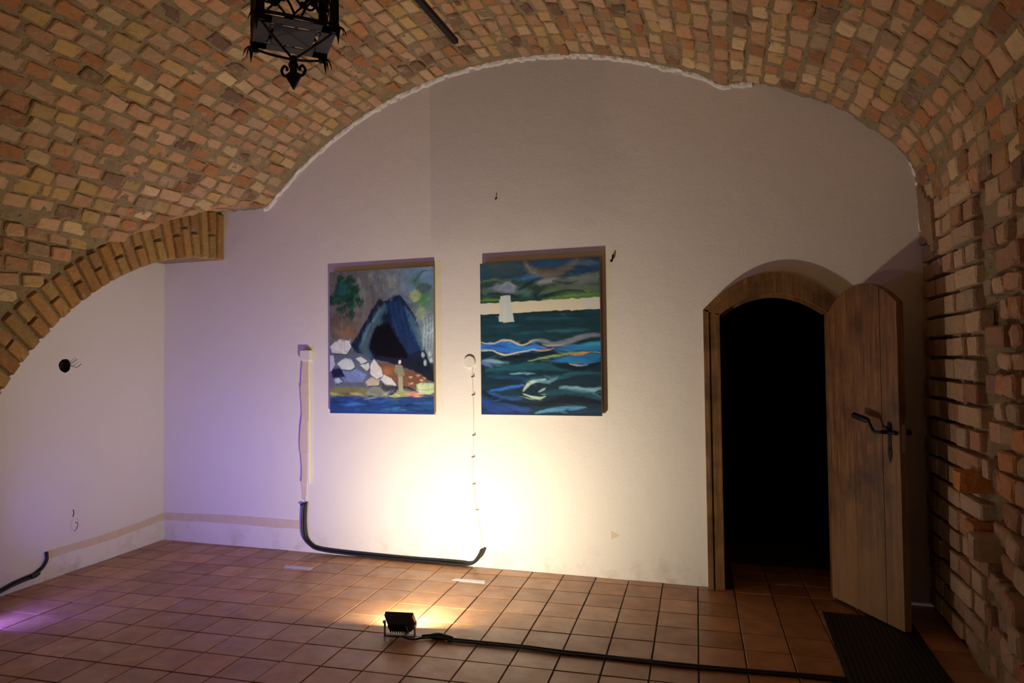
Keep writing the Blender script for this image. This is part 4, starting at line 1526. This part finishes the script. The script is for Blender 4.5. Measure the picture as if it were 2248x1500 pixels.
for x, z in ((-1.904, 1.44), (-1.901, 1.301), (-1.900, .995), (-1.907, .829), (-1.904, .625), (-1.880, .430)):
    bm = bmesh.new()
    box(bm, (x+1.9, -.007, z-.13), (.016, .012, .008), bev=.002)
    r = bmesh.ops.create_cone(bm, segments=8, radius1=.0035, radius2=.003, depth=.03, cap_ends=True)
    bmesh.ops.rotate(bm, matrix=Matrix.Rotation(math.pi/2, 3, 'X'), verts=r['verts'])
    bmesh.ops.translate(bm, vec=(x+1.9+.014, -.010, z-.13+.002), verts=r['verts'])
    from_bm('clip', bm, M_STEEL, pw_)

# cable duct covered with tape
cdk = tag(empty('cable_duct', (-3.375, 0, .55)), 'narrow upright cable duct covered with strips of masking tape left of the cave painting', 'cable duct')
bm = bmesh.new()
box(bm, (0, -.012, .53), (.062, .024, 1.02), bev=.004)
from_bm('duct_body', bm, M_WHITEPL, cdk)
bm = bmesh.new()
box(bm, (.002, -.021, 1.075), (.094, .042, .085), bev=.006)
from_bm('end_cap', bm, M_WHITEPL, cdk)


def tape(name, fn, u0, u1, lo, hi, d, seed, parent, nseg=14, orient='h'):
    """fn(u, v, d) -> point; a thin slightly rumpled strip"""
    V, F = [], []
    for i in range(nseg+1):
        u = u0+(u1-u0)*i/nseg
        w1 = .004*(float(fbm(u*17, seed, 0, 2))-.5)
        w2 = .004*(float(fbm(u*17, seed+9, 0, 2))-.5)
        dd = d+.003*abs(float(fbm(u*23, seed+4, 0, 2))-.5)
        l, h = lo(u)+w1, hi(u)+w2
        for v, e in ((l, dd), (h, dd+.001), (h, 0.0), (l, 0.0)):
            V.append(fn(u, v, e))
        if i:
            a, b = 4*(i-1), 4*i
            for k in range(4):
                F.append((a+k, b+k, b+(k+1) % 4, a+(k+1) % 4))
    F += [(0, 3, 2, 1), (4*nseg, 4*nseg+1, 4*nseg+2, 4*nseg+3)]
    return from_py(name, V, F, M_TAPE, parent)


def duct_fn(u, v, d):
    return Vector((v, -.0245-d, u))


for k, (u0, u1, a, b) in enumerate(((.81, 1.035, -.036, .026), (.53, .82, -.045, .028), (.26, .54, -.048, .020), (.02, .27, -.044, .016))):
    tape('tape_piece', duct_fn, u0, u1, lambda u, a=a: a+.008*math.sin(u*13), lambda u, b=b: b, .001+.0005*k, 3.0+k, cdk, 12)
tape('tape_piece', lambda u, v, d: Vector((v, -.004-d, u)), -.12, .02, lambda u: -.055-.01*math.sin(u*9), lambda u: -.02+.05*(u+.1)*.3, .002, 8.0, cdk, 12)
for dx in (0, .012):
    tube_obj('wire', [Vector((-.01+dx, -.010, .06)), Vector((-.012+dx, -.008, -.02)), Vector((-.014+dx*.8, -.010, -.15))], .0035, M_WHITEPL, cdk, 6)

bt = tag(empty('masking_tape', (-4.2, 0, .2)), 'run of masking tape stuck low along the end wall left of the cable duct', 'tape')
bb = bt.location.copy()
segs = [(-4.855, -4.38, .174, .240, .188, .254), (-4.39, -4.08, .186, .254, .189, .257), (-4.09, -3.755, .187, .258, .183, .257), (-3.765, -3.425, .180, .257, .186, .252)]
for k, (x0, x1, l0, h0, l1, h1) in enumerate(segs):
    tape('tape_piece', lambda u, v, d: Vector((u, -d-.0005, v))-bb, x0, x1, lambda u, x0=x0, x1=x1, l0=l0, l1=l1: l0+(l1-l0)*(u-x0)/(x1-x0), lambda u, x0=x0, x1=x1, h0=h0, h1=h1: h0+(h1-h0)*(u-x0)/(x1-x0), .0012+.0008*(k % 2), 20.0+k, bt)
lt = tag(empty('masking_tape', lw(.6, .17, 0)), 'run of masking tape stuck low along the left recess wall', 'tape')
lb = lt.location.copy()
lsegs = [(.004, .29, .174, .240, .160, .216), (.285, .625, .160, .217, .146, .206), (.62, .92, .147, .205, .152, .206), (.915, 1.172, .153, .206, .152, .211)]
for k, (x0, x1, l0, h0, l1, h1) in enumerate(lsegs):
    tape('tape_piece', lambda u, v, d: lw(u, v, d+.0005)-lb, x0, x1, lambda u, x0=x0, x1=x1, l0=l0, l1=l1: l0+(l1-l0)*(u-x0)/(x1-x0), lambda u, x0=x0, x1=x1, h0=h0, h1=h1: h0+(h1-h0)*(u-x0)/(x1-x0), .0012+.0008*(k % 2), 30.0+k, lt)

# white tape marks on the floor
for q, lab in (([(-3.318, -.365), (-3.083, -.359), (-3.068, -.412), (-3.307, -.420)], 'short white tape strip, violet glow painted in, on the tiles in front of the cave painting'), ([(-1.932, -.306), (-1.705, -.294), (-1.692, -.350), (-1.941, -.350)], 'short white tape strip on the tiles in front of the sea painting')):
    Vt, Ft = tile_geo(q, .0022, .0006, .001)
    cx = sum(p[0] for p in q)/4
    cy = sum(p[1] for p in q)/4
    o = from_py('tape_strip', [(x-cx, y-cy, z) for x, y, z in Vt], Ft, M_PAPER if 'sea' in lab else M_PAPER_GLOW)
    o.location = (cx, cy, 0)
    tag(o, lab, 'tape', 'white tape strips on the floor')

# ------------------------------------------------------------------ ribbed mat
mt = tag(empty('door_mat', (.722, -.95, 0)), 'black ribbed rubber mat on the floor under the open door leaf', 'mat')
bm = bmesh.new()
box(bm, (0, 0, .006), (.472, 1.28, .009), bev=.002)
from_bm('mat_base', bm, M_MAT, mt)
me = None
for k in range(17):
    if me is None:
        bm = bmesh.new()
        box(bm, (0, 0, .0125), (.013, 1.25, .006), bev=.002)
        o = from_bm('rib', bm, M_MAT, mt)
        me = o.data
    else:
        o = bpy.data.objects.new('rib', me)
        C.objects.link(o)
        o.parent = mt
    o.location = (-.217+.02712*k, 0, 0)

# ------------------------------------------------------------------ lantern
LCX, LCY, LZ = -1.572, -2.703, 2.80
lan = tag(empty('hanging_lantern', (LCX, LCY, LZ)), 'black wrought-iron lantern with scrollwork sides hanging under the vault', 'lantern')
LR = Matrix.Rotation(math.radians(42.3), 3, 'Z')
def LV(x, y, z):
    return LR @ Vector((x, y, z))


hs = .142
top = .56
# bottom plate with slots
bm = bmesh.new()
for c_, s_ in (((0, 0, 0), (.150, .150, .003)),):
    box(bm, LV(*c_), s_, LR)
for a in range(4):
    Ra = Matrix.Rotation(a*math.pi/2, 3, 'Z')
    box(bm, LR @ (Ra @ Vector((0, .115, 0))), (.284, .054, .003), LR @ Ra)
    for xx in (-.062, 0, .062):
        box(bm, LR @ (Ra @ Vector((xx, .082, 0))), (.030 if xx else .012, .018, .003), LR @ Ra)
from_bm('bottom_plate', bm, M_SHEET, lan)
for sx in (-1, 1):
    for sy in (-1, 1):
        bm = bmesh.new()
        box(bm, LV(sx*hs, sy*(hs-.012), top/2-.02), (.006, .030, top), LR)
        box(bm, LV(sx*(hs-.012), sy*hs, top/2-.02), (.030, .006, top), LR)
        from_bm('corner_post', bm, M_IRON, lan)
        # leaf claw under each corner
        bm = bmesh.new()
        tube(bm, [LV(sx*hs, sy*hs, -.005), LV(sx*hs, sy*hs, -.03), LV(sx*hs*1.01, sy*hs*1.01, -.062)], lambda t: .009*(1-t)+.0008, 6, 3)
        tube(bm, [LV(sx*hs, sy*hs, 0), LV(sx*(hs+.018), sy*(hs+.010), -.006), LV(sx*(hs+.030), sy*(hs+.016), -.036)], lambda t: .005*(1-t)+.0008, 6, 3)
        tube(bm, [LV(sx*hs, sy*hs, 0), LV(sx*(hs+.010), sy*(hs+.018), -.006), LV(sx*(hs+.016), sy*(hs+.030), -.036)], lambda t: .005*(1-t)+.0008, 6, 3)
        from_bm('corner_leaf', bm, M_IRON, lan)
        bm = bmesh.new()
        a, b = LV(sx*hs*.97, sy*hs*.97, -.008), LV(sx*.008, sy*.008, -.082)
        tube(bm, [a, (a+b)/2+Vector((0, 0, -.004)), b], .0052, 6, 3)
        from_bm('stay_rod', bm, M_IRON, lan)
# scrollwork panels
for a in range(4):
    Ra = LR @ Matrix.Rotation(a*math.pi/2, 3, 'Z')
    bm = bmesh.new()
    def PV(x, z):
        return Ra @ Vector((x, hs, z))
    for z in (.012, .27, .53):
        tube(bm, [PV(-hs, z), PV(hs, z)], .006, 6, 1)
    for zb in (.02, .28):
        h = .24
        for s_ in (-1, 1):
            tube(bm, [PV(s_*.012, zb), PV(s_*.04, zb+.05), PV(s_*.085, zb+.07), PV(s_*.105, zb+.04), PV(s_*.08, zb+.02), PV(s_*.062, zb+.042)], .0048, 6, 5)
            tube(bm, [PV(s_*.012, zb+h), PV(s_*.04, zb+h-.05), PV(s_*.085, zb+h-.07), PV(s_*.105, zb+h-.04), PV(s_*.08, zb+h-.02), PV(s_*.062, zb+h-.042)], .0048, 6, 5)
            tube(bm, [PV(-s_*.105, zb), PV(s_*.105, zb+h)], .0042, 6, 1)
            for zz in (.055, h-.055):
                r = bmesh.ops.create_uvsphere(bm, u_segments=8, v_segments=5, radius=.016)
                bmesh.ops.scale(bm, vec=(1, .35, 1), verts=r['verts'])
                bmesh.ops.transform(bm, matrix=Matrix.Translation(PV(s_*.055, zb+zz)) @ Ra.to_4x4(), verts=r['verts'])
        r = bmesh.ops.create_uvsphere(bm, u_segments=8, v_segments=5, radius=.02)
        bmesh.ops.scale(bm, vec=(1, .35, 1), verts=r['verts'])
        bmesh.ops.transform(bm, matrix=Matrix.Translation(PV(0, zb+h/2)) @ Ra.to_4x4(), verts=r['verts'])
        tube(bm, [PV(-hs, zb+h/2), PV(0, zb+h/2+.012), PV(hs, zb+h/2)], .004, 6, 4)
    from_bm('scroll_panel', bm, M_IRON, lan, smooth=True)
# finial
bm = bmesh.new()
for z, r_ in ((-.085, .016), (-.108, .019), (-.128, .014)):
    q = bmesh.ops.create_uvsphere(bm, u_segments=12, v_segments=8, radius=r_)
    bmesh.ops.translate(bm, vec=(0, 0, z), verts=q['verts'])
fin = from_bm('finial', bm, M_IRON, lan, smooth=True)
CR = Matrix.Rotation(math.radians(14), 3, 'Z')
bm = bmesh.new()
spade = [(0, -.125), (.018, -.138), (.030, -.150), (.012, -.180), (0, -.202), (-.012, -.180), (-.030, -.150), (-.018, -.138)]
va = [bm.verts.new(CR @ Vector((x, -.006, z))) for x, z in spade]
vb = [bm.verts.new(CR @ Vector((x, .006, z))) for x, z in spade]
bm.faces.new(va)
bm.faces.new(vb[::-1])
for k in range(8):
    bm.faces.new((va[k], vb[k], vb[(k+1) % 8], va[(k+1) % 8]))
from_bm('spade_tip', bm, M_IRON, fin)
for s_ in (-1, 1):
    bm = bmesh.new()
    tube(bm, [CR @ Vector(p) for p in ((s_*.014, 0, -.140), (s_*.034, 0, -.148), (s_*.046, 0, -.128), (s_*.036, 0, -.110), (s_*.024, 0, -.118), (s_*.027, 0, -.128))], .0055, 6, 5)
    from_bm('curl', bm, M_IRON, fin, smooth=True)
# roof and hanger, above the picture edge
bm = bmesh.new()
r = bmesh.ops.create_cone(bm, segments=4, radius1=.235, radius2=.03, depth=.20, cap_ends=True)
bmesh.ops.rotate(bm, matrix=LR @ Matrix.Rotation(math.pi/4, 3, 'Z'), verts=r['verts'])
bmesh.ops.translate(bm, vec=(0, 0, top+.08), verts=r['verts'])
from_bm('roof', bm, M_SHEET, lan)
tube_obj('hanger', [(0, 0, top+.16), (0, 0, top+.30), (.01, 0, 1.06)], .009, M_IRON, lan, 8, 2)

# ------------------------------------------------------------------ iron rail under the crown
br = tag(empty('iron_rail', (-1.646, -.90, 3.60)), 'black iron bar hanging lengthwise below the crown of the vault', 'iron bar')
bm = bmesh.new()
box(bm, (0, -1.3, 0), (.036, 2.6, .030), bev=.003)
from_bm('bar', bm, M_IRON, br)
for yy in (-.9, -2.2):
    tube_obj('hanger', [(0, yy, .01), (0, yy, .12), (0, yy, .26)], .008, M_IRON, br, 6, 1)

# ------------------------------------------------------------------ small wall things
nk = tag(empty('wall_hook', (-.814, 0, 2.288)), 'small dark metal hook on the wall right of the sea painting', 'hook')
tube_obj('shank', [(.004, .0, .022), (.004, -.016, .022), (.002, -.02, .0), (-.004, -.016, -.022)], .006, M_IRON, nk, 6)
tube_obj('hook_tip', [(-.004, -.016, -.022), (-.008, -.03, -.024), (-.010, -.036, -.012)], .005, M_IRON, nk, 6)
o = tube_obj('nail', [(0, .01, 0), (0, -.014, .004), (0, -.022, -.012)], .005, M_IRON, None, 6)
o.location = (-1.694, 0, 2.798)
tag(o, 'single small nail high on the wall between the paintings', 'nail')
bm = bmesh.new()
pts = [(0, 0), (.060, -.028), (.016, -.05), (0, -.058)]
va = [bm.verts.new((x, -.0015, z)) for x, z in pts]
vb = [bm.verts.new((x, .0005, z)) for x, z in pts]
bm.faces.new(va)
bm.faces.new(vb[::-1])
for k in range(4):
    bm.faces.new((va[k], vb[k], vb[(k+1) % 4], va[(k+1) % 4]))
o = from_bm('tape_scrap', bm, M_TAPE)
o.location = (-.855, 0, .335)
tag(o, 'small torn scrap of tape low on the wall between sea painting and door', 'tape')
